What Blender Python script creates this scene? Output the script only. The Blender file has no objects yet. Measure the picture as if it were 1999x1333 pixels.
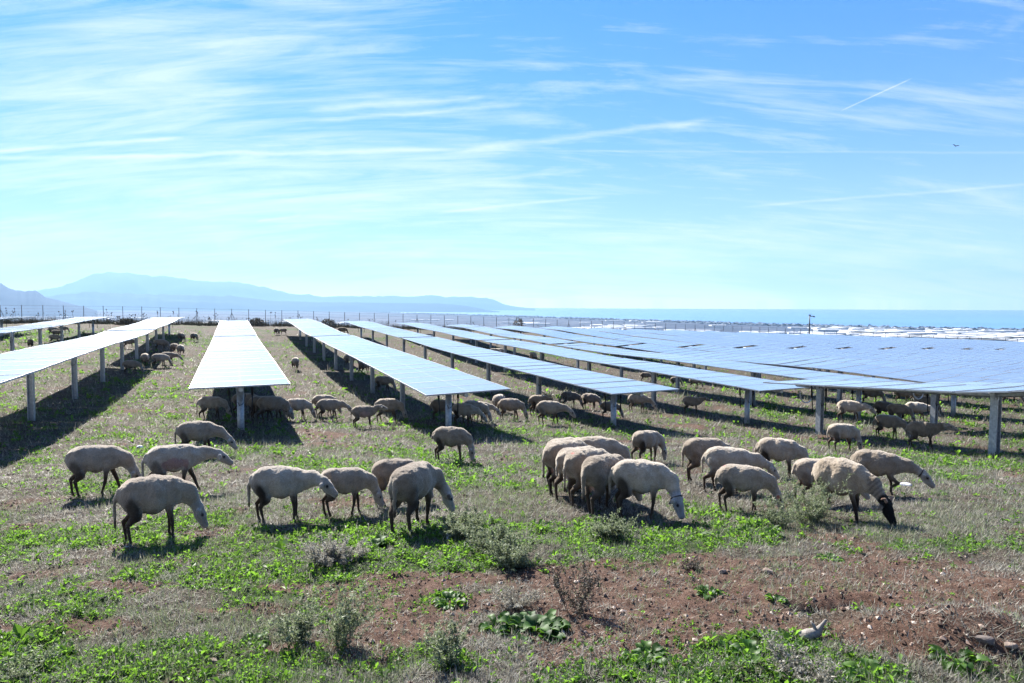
import bpy, math, random
import numpy as np
from mathutils import Matrix, Vector
random.seed(7); rng = np.random.default_rng(11)
R = math.radians
scn = bpy.context.scene
COL = scn.collection
ZC = 3.0                      # camera height over the datum
F = 1300.0                    # focal length in photo pixels (1999 wide)
TH = math.atan(547/1300.0)    # direction of the rows, left of the view axis
CT, ST = math.cos(TH), math.sin(TH)
SUN_AZ = TH + R(6.0)          # left of +Y
SUN_EL = R(38)

# ------------------------------------------------------------------ camera
cam = bpy.data.cameras.new('camera'); co = bpy.data.objects.new('camera', cam); COL.objects.link(co)
cam.sensor_width = 36; cam.lens = 36*F/1999; cam.clip_start = 0.1; cam.clip_end = 120000
PITCH = math.atan(66.5/F)
CM = Matrix.Rotation(R(90)-PITCH, 4, 'X') @ Matrix.Rotation(R(0.27), 4, 'Z')
co.matrix_world = Matrix.Translation((0, 0, ZC)) @ CM
scn.camera = co
CM3 = CM.to_3x3()
def ray(px, py):
    return CM3 @ Vector(((px-999.5)/F, -(py-666.5)/F, -1.0))

# ------------------------------------------------------------------ noise
def _h(ix, iy, s):
    n = (ix.astype(np.int64)*374761393 + iy.astype(np.int64)*668265263 + s*1442695041) & 0xffffffff
    n = ((n ^ (n >> 13))*1274126177) & 0xffffffff
    n = n ^ (n >> 16)
    return (n & 0xffff)/65535.0
def vnoise(x, y, s=0):
    x = np.asarray(x, float); y = np.asarray(y, float)
    ix = np.floor(x); iy = np.floor(y); fx = x-ix; fy = y-iy
    fx = fx*fx*(3-2*fx); fy = fy*fy*(3-2*fy)
    a = _h(ix, iy, s); b = _h(ix+1, iy, s); c = _h(ix, iy+1, s); d = _h(ix+1, iy+1, s)
    return (a*(1-fx)+b*fx)*(1-fy)+(c*(1-fx)+d*fx)*fy
def fbm(x, y, s=0, o=4):
    t = 0; a = .5; n = 0
    for i in range(o):
        t = t+a*vnoise(x*2**i+i*17.3, y*2**i-i*9.1, s+i); n += a; a *= .5
    return t/n

# ------------------------------------------------------------------ terrain (height below the camera over row coordinates)
KU = [-20, 0, 5, 9, 12, 18, 23.5, 35, 50, 60, 67, 80, 92, 110]
KV = [-60, -25, -12, -5, 0, 5.6, 16.4, 27, 60, 110, 180]
KH = [[1.5,1.5,1.9,2.2,2.3,2.4,2.4,2.3,2.1,2.0,1.9,1.8,1.8,2.2],
      [1.5,1.6,2.1,2.4,2.6,2.8,2.8,2.7,2.4,2.2,2.1,2.0,2.0,2.5],
      [1.6,1.65,2.15,2.4,2.65,2.95,3.0,2.85,2.6,2.4,2.3,2.1,2.1,2.6],
      [1.6,1.7,2.25,2.5,2.75,3.1,3.25,3.3,3.05,2.8,2.5,2.3,2.3,2.8],
      [1.6,1.7,2.3,2.6,2.85,3.32,3.5,3.55,3.3,3.0,2.55,2.4,2.4,2.9],
      [1.6,1.75,2.35,2.75,3.05,3.42,3.73,3.82,3.45,3.1,2.65,2.5,2.5,3.0],
      [1.7,1.9,2.6,3.4,3.65,4.0,4.2,4.3,3.9,3.4,3.0,2.85,2.85,3.4],
      [2.0,2.3,3.0,3.6,3.95,4.42,4.5,4.75,4.3,3.75,3.4,3.2,3.15,3.7],
      [3.5,3.8,4.1,4.5,4.8,5.3,5.5,5.7,5.2,4.8,4.5,4.35,4.3,5],
      [5,5.3,5.5,5.9,6.2,6.6,6.7,6.8,6.6,6.5,6.4,6.3,6.2,7],
      [7.5,7.6,7.7,7.8,8,8.2,8.4,8.6,8.6,8.7,8.8,8.9,9,10]]
KH = np.array(KH, float)
GU = np.arange(-20, 110.01, 1.0); GV = np.arange(-60, 180.01, 1.0)
_t = np.array([np.interp(GU, KU, r) for r in KH])
TAB = np.array([np.interp(GV, KV, _t[:, i]) for i in range(len(GU))]).T   # [v,u]
for _ in range(2):
    for ax in (0, 1):
        p = np.pad(TAB, [(2, 2) if a == ax else (0, 0) for a in (0, 1)], mode='edge')
        n = TAB.shape[ax]
        TAB = sum(np.take(p, range(k, k+n), axis=ax) for k in range(5))/5
def uv(x, y): return -x*ST + y*CT, x*CT + y*ST
def xy(u, v): return -u*ST + v*CT, u*CT + v*ST
def base_h(u, v):
    u = np.clip(np.asarray(u, float), -20, 109.99)+20; v = np.clip(np.asarray(v, float), -60, 179.99)+60
    iu = np.floor(u).astype(int); iv = np.floor(v).astype(int); fu = u-iu; fv = v-iv
    return (TAB[iv, iu]*(1-fu)+TAB[iv, iu+1]*fu)*(1-fv)+(TAB[iv+1, iu]*(1-fu)+TAB[iv+1, iu+1]*fu)*fv
def ground0(x, y):
    u, v = uv(np.asarray(x, float), np.asarray(y, float))
    return ZC - base_h(u, v)
def hit(px, py):
    d = ray(px, py); t = 2.0
    for i in range(4000):
        x, y, z = d.x*t, d.y*t, ZC+d.z*t
        if z < float(ground0(x, y)): break
        t *= 1.003
    return x, y
BUMPS = []   # (x, y, rx, ry, height)
def ell(px, py, rx, ry):
    x, y = hit(px, py); x1, y1 = hit(px, py+ry); x2, y2 = hit(px, max(py-ry, 640))
    return (x, y, rx*y/F, max(abs(y2-y1)/2, .05))
for (px, py, rx, ry, hh) in [(1880, 1262, 160, 46, .22), (1700, 1235, 60, 22, .07), (1600, 1197, 34, 12, -.16), (1682, 1187, 44, 12, -.18),
                             (1760, 1222, 30, 12, -.14), (1640, 1215, 70, 14, .05), (1990, 1160, 60, 25, .08), (1450, 1320, 70, 20, .05)]:
    BUMPS.append(ell(px, py, rx, ry)+(hh,))
def gauss(x, y, e):
    return np.exp(-(((x-e[0])/e[2])**2+((y-e[1])/e[3])**2))
SOIL = [ell(*a) for a in [(1885,1258,170,40),(1885,1258,170,40),(1700,1150,330,62),(1930,1180,200,60),(1330,1160,260,42),(1500,1215,330,36),(1150,1110,90,12),(900,1130,200,16),(1180,1255,160,30),(800,1205,130,22),
        (740,1165,90,18),(90,1225,190,20),(60,1130,120,18),(560,1262,60,10),(1900,1275,190,45),(1750,1250,120,30),(1120,1290,160,16),(640,848,70,7),(265,868,50,6),(1330,832,60,6),
        (1130,1150,60,20),(240,1150,120,12),(1500,1100,160,8),(420,1190,90,9),(700,1290,60,12),(1000,1175,100,14),(1330,1090,80,8),(560,1148,70,8),(860,1240,150,12)]]
GREEN = [ell(*a) for a in [(500,1080,330,35),(760,1060,130,40),(860,1100,110,18),(1120,1035,280,26),(1400,1052,230,20),(1760,1068,330,16),(180,1045,220,16),(1260,1275,130,26),(330,1285,280,28),
        (870,1290,130,24),(640,1120,330,16),(1470,1290,60,18),(390,1140,260,14),(850,1180,110,14),(1320,1240,60,20),(60,1060,90,16),(340,1060,140,16),
        (440,672,160,9),(150,655,170,9),(640,662,60,9),(330,880,180,14),(620,920,300,16),(700,830,120,10),(1150,850,160,10),(1700,900,200,10),(1600,810,160,10),(1050,690,200,8),(870,730,80,6),(1650,1320,120,20)]]
def soilf(x, y):
    s = 0
    for e in SOIL: s = s+gauss(x, y, e)*1.25
    n = fbm(x*.9, y*.9, 3, 5)
    return np.clip((np.minimum(s, 1.5)+(n-.5)*3.4-.50)*2.4, 0, 1)
def greenf(x, y):
    s = 0
    for e in GREEN: s = s+gauss(x, y, e)
    n = fbm(x*.8+40, y*.8, 21, 5); n2 = fbm(x*.16, y*.16+9, 31, 3)
    return np.clip((np.minimum(s, 1.3)*.9+(n-.5)*3.0+(n2-.5)*1.6-.26)*2.3+(fbm(x*3.1, y*3.1, 41, 3)-.5)*1.3, 0, 1)*(1-.8*soilf(x, y))
def ground(x, y, fine=True):
    x = np.asarray(x, float); y = np.asarray(y, float)
    z = ground0(x, y)
    d = np.hypot(x, y)
    for e in BUMPS: z = z + e[4]*gauss(x, y, e)
    z = z + (fbm(x*.5, y*.5, 51, 3)-.5)*.10*np.clip(d/10, .3, 1)
    if fine:
        z = z + (fbm(x*4, y*4, 61, 4)-.5)*.055*np.clip(1.6-d/25, .2, 1)
        z = z + (np.abs(fbm(x*9, y*9, 71, 3)-.5))*.07*np.clip(1.4-d/14, 0, 1)
    return z
def gz(x, y): return float(ground(x, y))

# ------------------------------------------------------------------ helpers
def tag(o, label=None, cat=None, group=None, kind=None):
    if label: o['label'] = label
    if cat: o['category'] = cat
    if group: o['group'] = group
    if kind: o['kind'] = kind
    return o
def link(name, me, parent=None, mats=()):
    o = bpy.data.objects.new(name, me); COL.objects.link(o)
    if me is not None:
        for m in mats:
            if m.name not in me.materials: me.materials.append(m)
    if parent is not None: o.parent = parent
    return o
def np_mesh(name, V, Fc, k, mats, smooth=False, attrs=None, mi=None):
    V = np.asarray(V, np.float32); Fc = np.asarray(Fc, np.int32)
    me = bpy.data.meshes.new(name)
    me.vertices.add(len(V)); me.vertices.foreach_set('co', V.ravel())
    nf = len(Fc); me.loops.add(nf*k); me.loops.foreach_set('vertex_index', Fc.ravel())
    me.polygons.add(nf); me.polygons.foreach_set('loop_start', np.arange(nf, dtype=np.int32)*k)
    me.polygons.foreach_set('loop_total', np.full(nf, k, np.int32))
    if mi is not None: me.polygons.foreach_set('material_index', np.asarray(mi, np.int32))
    me.polygons.foreach_set('use_smooth', np.full(nf, smooth, bool))
    for m in mats: me.materials.append(m)
    me.update(calc_edges=True)
    for an, (ty, dat) in (attrs or {}).items():
        a = me.attributes.new(an, ty, 'POINT')
        a.data.foreach_set('color' if ty == 'FLOAT_COLOR' else 'value', np.asarray(dat, np.float32).ravel())
    return me
class MB:
    def __init__(s): s.v = []; s.f = []; s.m = []
    def box(s, c, d, M=None, mi=0):
        b = len(s.v); c = Vector(c)
        for i in range(8):
            p = Vector(((i & 1)-.5, ((i >> 1) & 1)-.5, ((i >> 2) & 1)-.5))
            p = Vector((p.x*d[0], p.y*d[1], p.z*d[2]))
            if M is not None: p = M @ p
            s.v.append(tuple(p+c))
        for q in ((0,2,3,1),(4,5,7,6),(0,1,5,4),(2,6,7,3),(0,4,6,2),(1,3,7,5)):
            s.f.append(tuple(b+i for i in q)); s.m.append(mi)
    def tube(s, pts, r, n=8, mi=0, cap=True):
        pts = [Vector(p) for p in pts]; rr = r if isinstance(r, (list, tuple)) else [r]*len(pts)
        b = len(s.v)
        for i, p in enumerate(pts):
            t = (pts[min(i+1, len(pts)-1)]-pts[max(i-1, 0)]).normalized()
            a = Vector((0, 0, 1)) if abs(t.z) < .9 else Vector((1, 0, 0))
            x = t.cross(a).normalized(); y = t.cross(x)
            for j in range(n):
                w = 2*math.pi*(j+.5)/n
                s.v.append(tuple(p+(x*math.cos(w)+y*math.sin(w))*rr[i]))
        for i in range(len(pts)-1):
            for j in range(n):
                a0 = b+i*n+j; a1 = b+i*n+(j+1) % n
                s.f.append((a0, a0+n, a1+n, a1)); s.m.append(mi)
        if cap:
            s.f.append(tuple(b+j for j in range(n))); s.m.append(mi)
            s.f.append(tuple(b+(len(pts)-1)*n+j for j in reversed(range(n)))); s.m.append(mi)
    def prism(s, prof, z0, z1, M=None, mi=0):
        b = len(s.v); n = len(prof)
        for z in (z0, z1):
            for p in prof: s.v.append((p[0], p[1], z))
        for j in range(n):
            k = (j+1) % n; s.f.append((b+j, b+k, b+n+k, b+n+j)); s.m.append(mi)
        s.f.append(tuple(b+j for j in reversed(range(n)))); s.m.append(mi)
        s.f.append(tuple(b+n+j for j in range(n))); s.m.append(mi)
    def mesh(s, name, mats, smooth=False):
        me = bpy.data.meshes.new(name); me.from_pydata(s.v, [], s.f)
        for m in mats: me.materials.append(m)
        for p, m in zip(me.polygons, s.m): p.material_index = m; p.use_smooth = smooth
        return me

# ------------------------------------------------------------------ materials
def mat(name, col=(.5,.5,.5), rough=.8, metal=0, spec=.5, **kw):
    m = bpy.data.materials.new(name); m.use_nodes = True
    b = m.node_tree.nodes['Principled BSDF']
    b.inputs['Base Color'].default_value = (*col, 1); b.inputs['Roughness'].default_value = rough
    b.inputs['Metallic'].default_value = metal; b.inputs['Specular IOR Level'].default_value = spec
    for k, v in kw.items(): b.inputs[k.replace('_', ' ')].default_value = v
    return m
class NT:
    def __init__(s, m): s.t = m.node_tree; s.n = s.t.nodes; s.l = s.t.links; s.b = s.n.get('Principled BSDF')
    def new(s, ty, **kw):
        nd = s.n.new(ty)
        for k, v in kw.items(): setattr(nd, k, v)
        return nd
    def set(s, nd, i, v):
        if hasattr(v, 'is_linked') or isinstance(v, bpy.types.NodeSocket): s.l.new(v, nd.inputs[i])
        else: nd.inputs[i].default_value = v
    def noise(s, vec, scale, detail=4, rough=.6, dist=0):
        nd = s.new('ShaderNodeTexNoise'); s.set(nd, 'Scale', scale); s.set(nd, 'Detail', detail); s.set(nd, 'Roughness', rough); s.set(nd, 'Distortion', dist)
        if vec is not None: s.l.new(vec, nd.inputs['Vector'])
        return nd.outputs['Fac']
    def ramp(s, fac, stops):
        nd = s.new('ShaderNodeValToRGB'); s.l.new(fac, nd.inputs[0]); e = nd.color_ramp.elements
        while len(e) < len(stops): e.new(.5)
        for a, (p, c) in zip(e, stops): a.position = p; a.color = c if len(c) == 4 else (*c, 1)
        return nd.outputs['Color']
    def mix(s, fac, a, b, bt='MIX'):
        nd = s.new('ShaderNodeMix', data_type='RGBA', blend_type=bt)
        for i, v in ((0, fac), (6, a), (7, b)):
            if isinstance(v, bpy.types.NodeSocket): s.l.new(v, nd.inputs[i])
            elif i == 0: nd.inputs[0].default_value = v
            else: nd.inputs[i].default_value = (*v, 1)
        return nd.outputs[2]
    def math(s, op, a, b=0.0, c=0.0, clamp=False):
        nd = s.new('ShaderNodeMath', operation=op, use_clamp=clamp)
        for i, v in enumerate((a, b, c)): s.set(nd, i, v)
        return nd.outputs[0]
    def attr(s, name, out='Fac'):
        nd = s.new('ShaderNodeAttribute', attribute_name=name); return nd.outputs[out]
    def bump(s, h, strength, dist=.02):
        nd = s.new('ShaderNodeBump'); s.set(nd, 'Strength', strength); s.set(nd, 'Distance', dist); s.l.new(h, nd.inputs['Height'])
        s.l.new(nd.outputs[0], s.b.inputs['Normal'])
    def base(s, c): s.l.new(c, s.b.inputs['Base Color'])

M_soil = mat('soil_and_litter', rough=.95, spec=.15)
n = NT(M_soil); pos = n.new('ShaderNodeNewGeometry').outputs['Position']
a1 = n.noise(pos, 9, 8, .7); a2 = n.noise(pos, 1.2, 5, .6); a3 = n.noise(pos, 45, 4, .75)
soil = n.ramp(a1, [(.3, (.032,.018,.013)), (.5, (.092,.051,.036)), (.72, (.176,.116,.088))])
lit = n.ramp(a3, [(.36, (.011,.010,.007)), (.48, (.040,.034,.026)), (.58, (.112,.098,.076)), (.7, (.240,.224,.184))])
lit = n.mix(n.math('MULTIPLY', a2, .28), lit, soil)
grn = n.ramp(a3, [(.38, (.008,.014,.004)), (.52, (.028,.052,.010)), (.7, (.104,.152,.028))])
c = n.mix(n.attr('green'), lit, grn)
c = n.mix(n.math('MULTIPLY', n.attr('soil'), .92), c, soil)
vor = n.new('ShaderNodeTexVoronoi'); n.set(vor, 'Scale', 26); n.l.new(pos, vor.inputs['Vector'])
peb = n.math('LESS_THAN', vor.outputs['Distance'], .17)
c = n.mix(n.math('MULTIPLY', peb, .35), c, (.30,.22,.17))
n.base(c)
n.bump(n.math('ADD', n.math('MULTIPLY', a1, 1.0), n.math('MULTIPLY', a3, .7)), .9, .05)

def leafmat(name, dark, mid, lite, trans=.35, rough=.45, spec=.5, trc=(.30, .58, .05), trmix=.5):
    m = mat(name, rough=rough, spec=spec); n = NT(m)
    c = n.ramp(n.attr('tint'), [(0, dark), (.5, mid), (1, lite)])
    n.base(c)
    tr = n.new('ShaderNodeBsdfTranslucent'); n.l.new(n.mix(trmix, c, trc, 'MIX'), tr.inputs[0])
    mx = n.new('ShaderNodeMixShader'); mx.inputs[0].default_value = trans
    n.l.new(n.b.outputs[0], mx.inputs[1]); n.l.new(tr.outputs[0], mx.inputs[2])
    n.l.new(mx.outputs[0], n.n['Material Output'].inputs[0])
    return m
M_leaf = leafmat('broad_leaves', (.012,.036,.006), (.034,.092,.014), (.09,.17,.035), trans=.52, rough=.5, spec=.3)
M_big = leafmat('mallow_leaves', (.010,.032,.008), (.024,.068,.012), (.056,.120,.024), trans=.3, rough=.6, spec=.25, trc=(.160,.360,.024))
M_straw = leafmat('dry_stems', (.045,.040,.032), (.125,.118,.090), (.48,.465,.40), trans=.38, rough=.6, trc=(.5,.47,.40), trmix=.4)
M_wisp = leafmat('grey_green_stems', (.035,.045,.026), (.10,.125,.072), (.30,.34,.21), trans=.35, rough=.6, trc=(.36,.44,.20), trmix=.4)
M_twig = leafmat('brown_twigs', (.028,.021,.016), (.068,.052,.040), (.152,.124,.096), trans=.05, rough=.8, trmix=.1)

M_wool = mat('sheep_coat', rough=.95, spec=.1, Sheen_Weight=.75, Sheen_Roughness=.45)
M_wool.node_tree.nodes['Principled BSDF'].inputs['Sheen Tint'].default_value = (1, .93, .82, 1)
n = NT(M_wool); oc = n.new('ShaderNodeTexCoord').outputs['Object']
n.l.new(n.math('MULTIPLY', n.attr('coat', 'Fac'), 3.2, clamp=True), n.b.inputs['Sheen Weight'])
w1 = n.noise(oc, 70, 6, .75); w2 = n.noise(oc, 7, 4, .6)
c = n.mix(1, n.attr('coat', 'Color'), n.ramp(w1, [(.3, (.62,.60,.58)), (.65, (1.15,1.15,1.15))]), 'MULTIPLY')
c = n.mix(1, c, n.ramp(w2, [(.3, (.72,.68,.63)), (.6, (1.05,1.05,1.05))]), 'MULTIPLY')
n.base(c); n.bump(n.math('ADD', w1, n.math('MULTIPLY', w2, .6)), .8, .02)
M_collar = mat('collar_leather', (.03,.02,.02), .6)

M_steel = mat('galvanised_steel', (.42,.45,.48), .45, .55)
n = NT(M_steel); oc = n.new('ShaderNodeTexCoord').outputs['Object']
n.base(n.ramp(n.noise(oc, 14, 4, .6), [(.35, (.30,.33,.37)), (.65, (.52,.55,.58))]))
M_dark = mat('black_metal', (.02,.02,.022), .5, .3)
M_glass = mat('solar_glass', (.015,.025,.07), .2, 0, .5)
n = NT(M_glass); oc = n.new('ShaderNodeTexCoord').outputs['Object']
sp = n.new('ShaderNodeSeparateXYZ'); n.l.new(oc, sp.inputs[0])
gx = n.math('ABSOLUTE', sp.outputs[0]); gy = n.math('ABSOLUTE', sp.outputs[1])
mid = n.math('LESS_THAN', gx, .022)
cx = n.math('LESS_THAN', n.math('ABSOLUTE', n.math('SUBTRACT', n.math('FRACT', n.math('MULTIPLY', n.math('ADD', sp.outputs[1], 10), 5.5)), .5)), .035)
bus = n.math('LESS_THAN', gy, .012)
line = n.math('MAXIMUM', mid, n.math('MAXIMUM', n.math('MULTIPLY', cx, .12), bus))
n.base(n.mix(line, (.15,.17,.21), (.30,.32,.35)))
dust = n.noise(n.new('ShaderNodeNewGeometry').outputs['Position'], 1.3, 3)
n.l.new(n.math('ADD', n.math('MULTIPLY', dust, .16), n.math('MULTIPLY', line, .2)), n.b.inputs['Roughness'])
n.b.inputs['Roughness'].default_value = .2
rr_ = n.math('ADD', .13, n.math('MULTIPLY', dust, .08)); n.l.new(rr_, n.b.inputs['Roughness'])
n.b.inputs['Coat Weight'].default_value = .9; n.b.inputs['Coat Roughness'].default_value = .15; n.b.inputs['Coat IOR'].default_value = 1.75
M_frame = mat('aluminium_frame', (.33,.35,.38), .5, .5)
M_back = mat('module_backsheet', (.25,.26,.28), .7)
M_wire = mat('fence_wire', (.11,.11,.12), .5, .5)
M_rust = mat('fence_post_steel', (.07,.07,.08), .6, .4)
M_conduit = mat('white_plastic_conduit', (.62,.62,.60), .5)
M_cable = mat('black_cable', (.02,.02,.02), .6)
M_pole = mat('pole_paint', (.05,.055,.06), .5)

# ------------------------------------------------------------------ ground
def gspace(parts):
    out = []
    for a, b, st in parts: out.extend(np.arange(a, b, st))
    return np.array(out+[parts[-1][1]])
yu = gspace([(-15, 2, 1.0), (2, 10, .055), (10, 16, .09), (16, 26, .16), (26, 50, .35), (50, 96, .8), (96, 120, 2)])
xr = gspace([(-1.5, -.95, .03), (-.95, .95, .0042), (.95, 1.8, .03)])
def build_ground():
    # fan-shaped grid: columns spread with distance in front of the camera
    Y, A = np.meshgrid(yu, xr, indexing='ij')
    W = np.clip(Y, 4, None)+6*np.clip((4-Y)/10, 0, 1)
    X = A*W
    Z = ground(X, Y)
    u, v = uv(X, Y)
    # beyond the fence the plateau rolls down to the coastal plain
    over = np.clip((u-94)/60, 0, 1)
    Z = Z-over**2*30
    n0, n1 = Y.shape
    rows = [np.stack([X, Y, Z], -1)]
    # skirt rows going down to the plain
    for d, dz in ((40, -16), (120, -45), (330, -90)):
        Yn = np.full(n1, yu[-1]+d); Xn = xr*(yu[-1]+d)
        Zn = np.full(n1, dz, float)+0*Xn
        rows.append(np.stack([Xn, Yn, Zn], -1)[None])
    P = np.concatenate(rows, 0); m0, m1 = P.shape[:2]
    idx = np.arange(m0*m1).reshape(m0, m1)
    Fq = np.stack([idx[:-1, :-1], idx[:-1, 1:], idx[1:, 1:], idx[1:, :-1]], -1).reshape(-1, 4)
    V = P.reshape(-1, 3)
    g = greenf(V[:, 0], V[:, 1]); s = soilf(V[:, 0], V[:, 1])
    me = np_mesh('ground', V, Fq, 4, [M_soil], True, {'green': ('FLOAT', np.clip(g*1.1, 0, 1)), 'soil': ('FLOAT', s)})
    return tag(link('ground', me), 'uneven reddish pasture ground with dry litter', kind='structure')
build_ground()

# ------------------------------------------------------------------ ground cover (stuff)
def sample_pts(N, y0=62, y1=1050, edge=.9, seed=0):
    r = np.random.default_rng(seed)
    yp = y0*(y1/y0)**(r.random(N)**.75) if False else r.uniform(y0, y1, N)
    d = 3.1*F/yp*(1+.03*r.standard_normal(N)); d = np.where(d < 6.5, 6.5-(6.5-d)*1.45, d)
    d = np.clip(d, 2.9, 95)
    x = r.uniform(-edge, edge, N)*d
    return x, d, r
def inside_field(x, y):
    u, v = uv(x, y); return (u < 93) & (v < 125)
def blades(x, y, z, r, L, Wd, lean, tintf):
    """one triangle per blade"""
    N = len(x); az = r.uniform(0, 2*np.pi, N); el = lean
    dx, dy, dz = np.cos(az)*np.cos(el), np.sin(az)*np.cos(el), np.sin(el)
    pa = az+np.pi/2+r.normal(0, .4, N)
    wx, wy = np.cos(pa)*Wd/2, np.sin(pa)*Wd/2
    b = np.stack([x, y, z], -1)
    p0 = b+np.stack([wx, wy, 0*wx], -1); p1 = b-np.stack([wx, wy, 0*wx], -1)
    p2 = b+np.stack([dx, dy, dz], -1)*L[:, None]
    V = np.stack([p0, p1, p2], 1).reshape(-1, 3)
    Fc = np.arange(N*3).reshape(N, 3)
    return V, Fc, np.repeat(tintf, 3)
def leaves(x, y, z, r, L, Wd, el, tintf, az=None):
    N = len(x); az = r.uniform(0, 2*np.pi, N) if az is None else az
    d = np.stack([np.cos(az)*np.cos(el), np.sin(az)*np.cos(el), np.sin(el)], -1)
    s = np.stack([-np.sin(az), np.cos(az), 0*az], -1)
    up = np.cross(d, s)*-1
    roll = r.normal(0, .45, N)
    s2 = s*np.cos(roll)[:, None]+up*np.sin(roll)[:, None]
    b = np.stack([x, y, z], -1); L1 = L[:, None]; W1 = Wd[:, None]
    mid = b+d*L1*.55+np.array([0, 0, 1])*L1*.06
    tip = b+d*L1-np.array([0, 0, 1])*L1*.12
    V = np.stack([b, mid+s2*W1*.5, tip, mid-s2*W1*.5], 1).reshape(-1, 3)
    Fc = np.arange(N*4).reshape(N, 4)
    return V, Fc, np.repeat(tintf, 4)
def cover():
    # dry straw in tufts
    x, y, r = sample_pts(95000, seed=1)
    g = greenf(x, y); s = soilf(x, y); gr = fbm(x*1.7, y*1.7, 77, 4)
    keep = inside_field(x, y) & (r.random(len(x)) < (1.0-.68*s)*(1-.45*g)*np.clip((gr-.25)*2.6, .15, 1))
    x, y, g = x[keep], y[keep], g[keep]
    k = 8; x = np.repeat(x, k); y = np.repeat(y, k); g = np.repeat(g, k); N = len(x)
    sc = np.clip(y/9, .62, 4.5)**.85
    x = x+r.normal(0, .05, N)*sc; y = y+r.normal(0, .06, N)*sc
    z = ground(x, y)-.004
    el = np.abs(r.normal(.35, .5, N)); L = (.05+.09*r.random(N)**2)*sc; W = (.0055+.004*r.random(N))*sc
    tint = np.clip(r.normal(.5, .28, N), 0, 1)
    V, Fc, t = blades(x, y, z, r, L, W, el, tint)
    o = link('dry_grass', np_mesh('dry_grass', V, Fc, 3, [M_straw], False, {'tint': ('FLOAT', t)}))
    tag(o, 'short dead grass and straw litter over the pasture', 'grass', kind='stuff')
    # grey green stubble
    x, y, r = sample_pts(42000, seed=2)
    s = soilf(x, y); n2 = fbm(x*1.1+5, y*1.1, 99, 4)
    keep = inside_field(x, y) & (r.random(len(x)) < (1.0-.75*s)*np.clip((n2-.38)*4, .04, 1))
    x, y = x[keep], y[keep]
    k = 9; x = np.repeat(x, k); y = np.repeat(y, k); N = len(x)
    sc = np.clip(y/9, .62, 4.5)**.85
    x = x+r.normal(0, .035, N)*sc; y = y+r.normal(0, .04, N)*sc; z = ground(x, y)-.004
    el = np.clip(r.normal(.8, .4, N), .1, 1.5)
    V, Fc, t = blades(x, y, z, r, (.05+.10*r.random(N)**1.5)*sc, (.0045+.003*r.random(N))*sc, el, np.clip(r.normal(.45, .25, N), 0, 1))
    o = link('stubble_grass', np_mesh('stubble_grass', V, Fc, 3, [M_wisp], False, {'tint': ('FLOAT', t)}))
    tag(o, 'thin grey green grass growing among the litter', 'grass', kind='stuff')
    # broad leafed weeds, in little rosettes
    x, y, r = sample_pts(230000, seed=3)
    g = greenf(x, y); s = soilf(x, y)
    keep = inside_field(x, y) & (r.random(len(x)) < (np.clip(g*.85, 0, 1)+.17*(1-.6*s)*np.clip((y-6)/8, .3, 1)*np.where(fbm(x*2.2, y*2.2, 15, 3) > .5, 1.6, .3))*np.where(fbm(x*6, y*6, 5, 2) > .45, 1, .22))
    x, y, g = x[keep], y[keep], g[keep]
    k = 6; size = r.lognormal(0, .42, len(x)); zt = r.normal(.5, .2, len(x))
    x = np.repeat(x, k); y = np.repeat(y, k); size = np.repeat(size, k); zt = np.repeat(zt, k); N = len(x)
    sc = np.clip(y/9, .6, 4.5)**.85*size*.60
    x = x+r.normal(0, .012, N)*sc; y = y+r.normal(0, .012, N)*sc; z = ground(x, y)+(.035*r.random(N)**1.3)*sc
    el = np.clip(r.normal(.55, .4, N), -.1, 1.4)
    V, Fc, t = leaves(x, y, z, r, (.032+.03*r.random(N))*sc, (.017+.014*r.random(N))*sc, el, np.clip(zt+r.normal(0, .2, N), 0, 1))
    o = link('green_weeds', np_mesh('green_weeds', V, Fc, 4, [M_leaf], False, {'tint': ('FLOAT', t)}))
    tag(o, 'low bright green broadleaf weeds carpeting the pasture', 'weeds', kind='stuff')
    # pebbles
    x, y, r = sample_pts(60000, y0=215, seed=4)
    s = soilf(x, y); keep = r.random(len(x)) < .06+.6*s
    x, y = x[keep], y[keep]; N = len(x); z = ground(x, y)
    q = np.array([[1,0,0],[-1,0,0],[0,1,0],[0,-1,0],[0,0,1],[0,0,-.6]], float)
    fq = np.array([[0,2,4],[2,1,4],[1,3,4],[3,0,4],[2,0,5],[1,2,5],[3,1,5],[0,3,5]])
    sz = (.005+.024*r.random(N)**3.5)*np.clip(y/7, .8, 1.8)
    V = q[None]*sz[:, None, None]*r.uniform(.6, 1.3, (N, 6, 1))*np.array([1.2, 1, .7])
    a = r.uniform(0, 6.28, N); ca, sa = np.cos(a)[:, None], np.sin(a)[:, None]
    V = np.stack([V[..., 0]*ca-V[..., 1]*sa, V[..., 0]*sa+V[..., 1]*ca, V[..., 2]], -1)+np.stack([x, y, z+.002], -1)[:, None]
    Fc = (fq[None]+np.arange(N)[:, None, None]*6).reshape(-1, 3)
    m = mat('pebbles', (.3, .22, .17), .9, spec=.2); n = NT(m); n.base(n.ramp(n.attr('tint'), [(0, (.05,.03,.022)), (.5, (.12,.078,.058)), (.85, (.22,.16,.13)), (1, (.40,.35,.30))]))
    o = link('gravel', np_mesh('gravel', V.reshape(-1, 3), Fc, 3, [m], False, {'tint': ('FLOAT', np.repeat(r.random(N)**1.5, 6))}))
    tag(o, 'small pale stones scattered over the red soil', 'gravel', kind='stuff')
cover()

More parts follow.
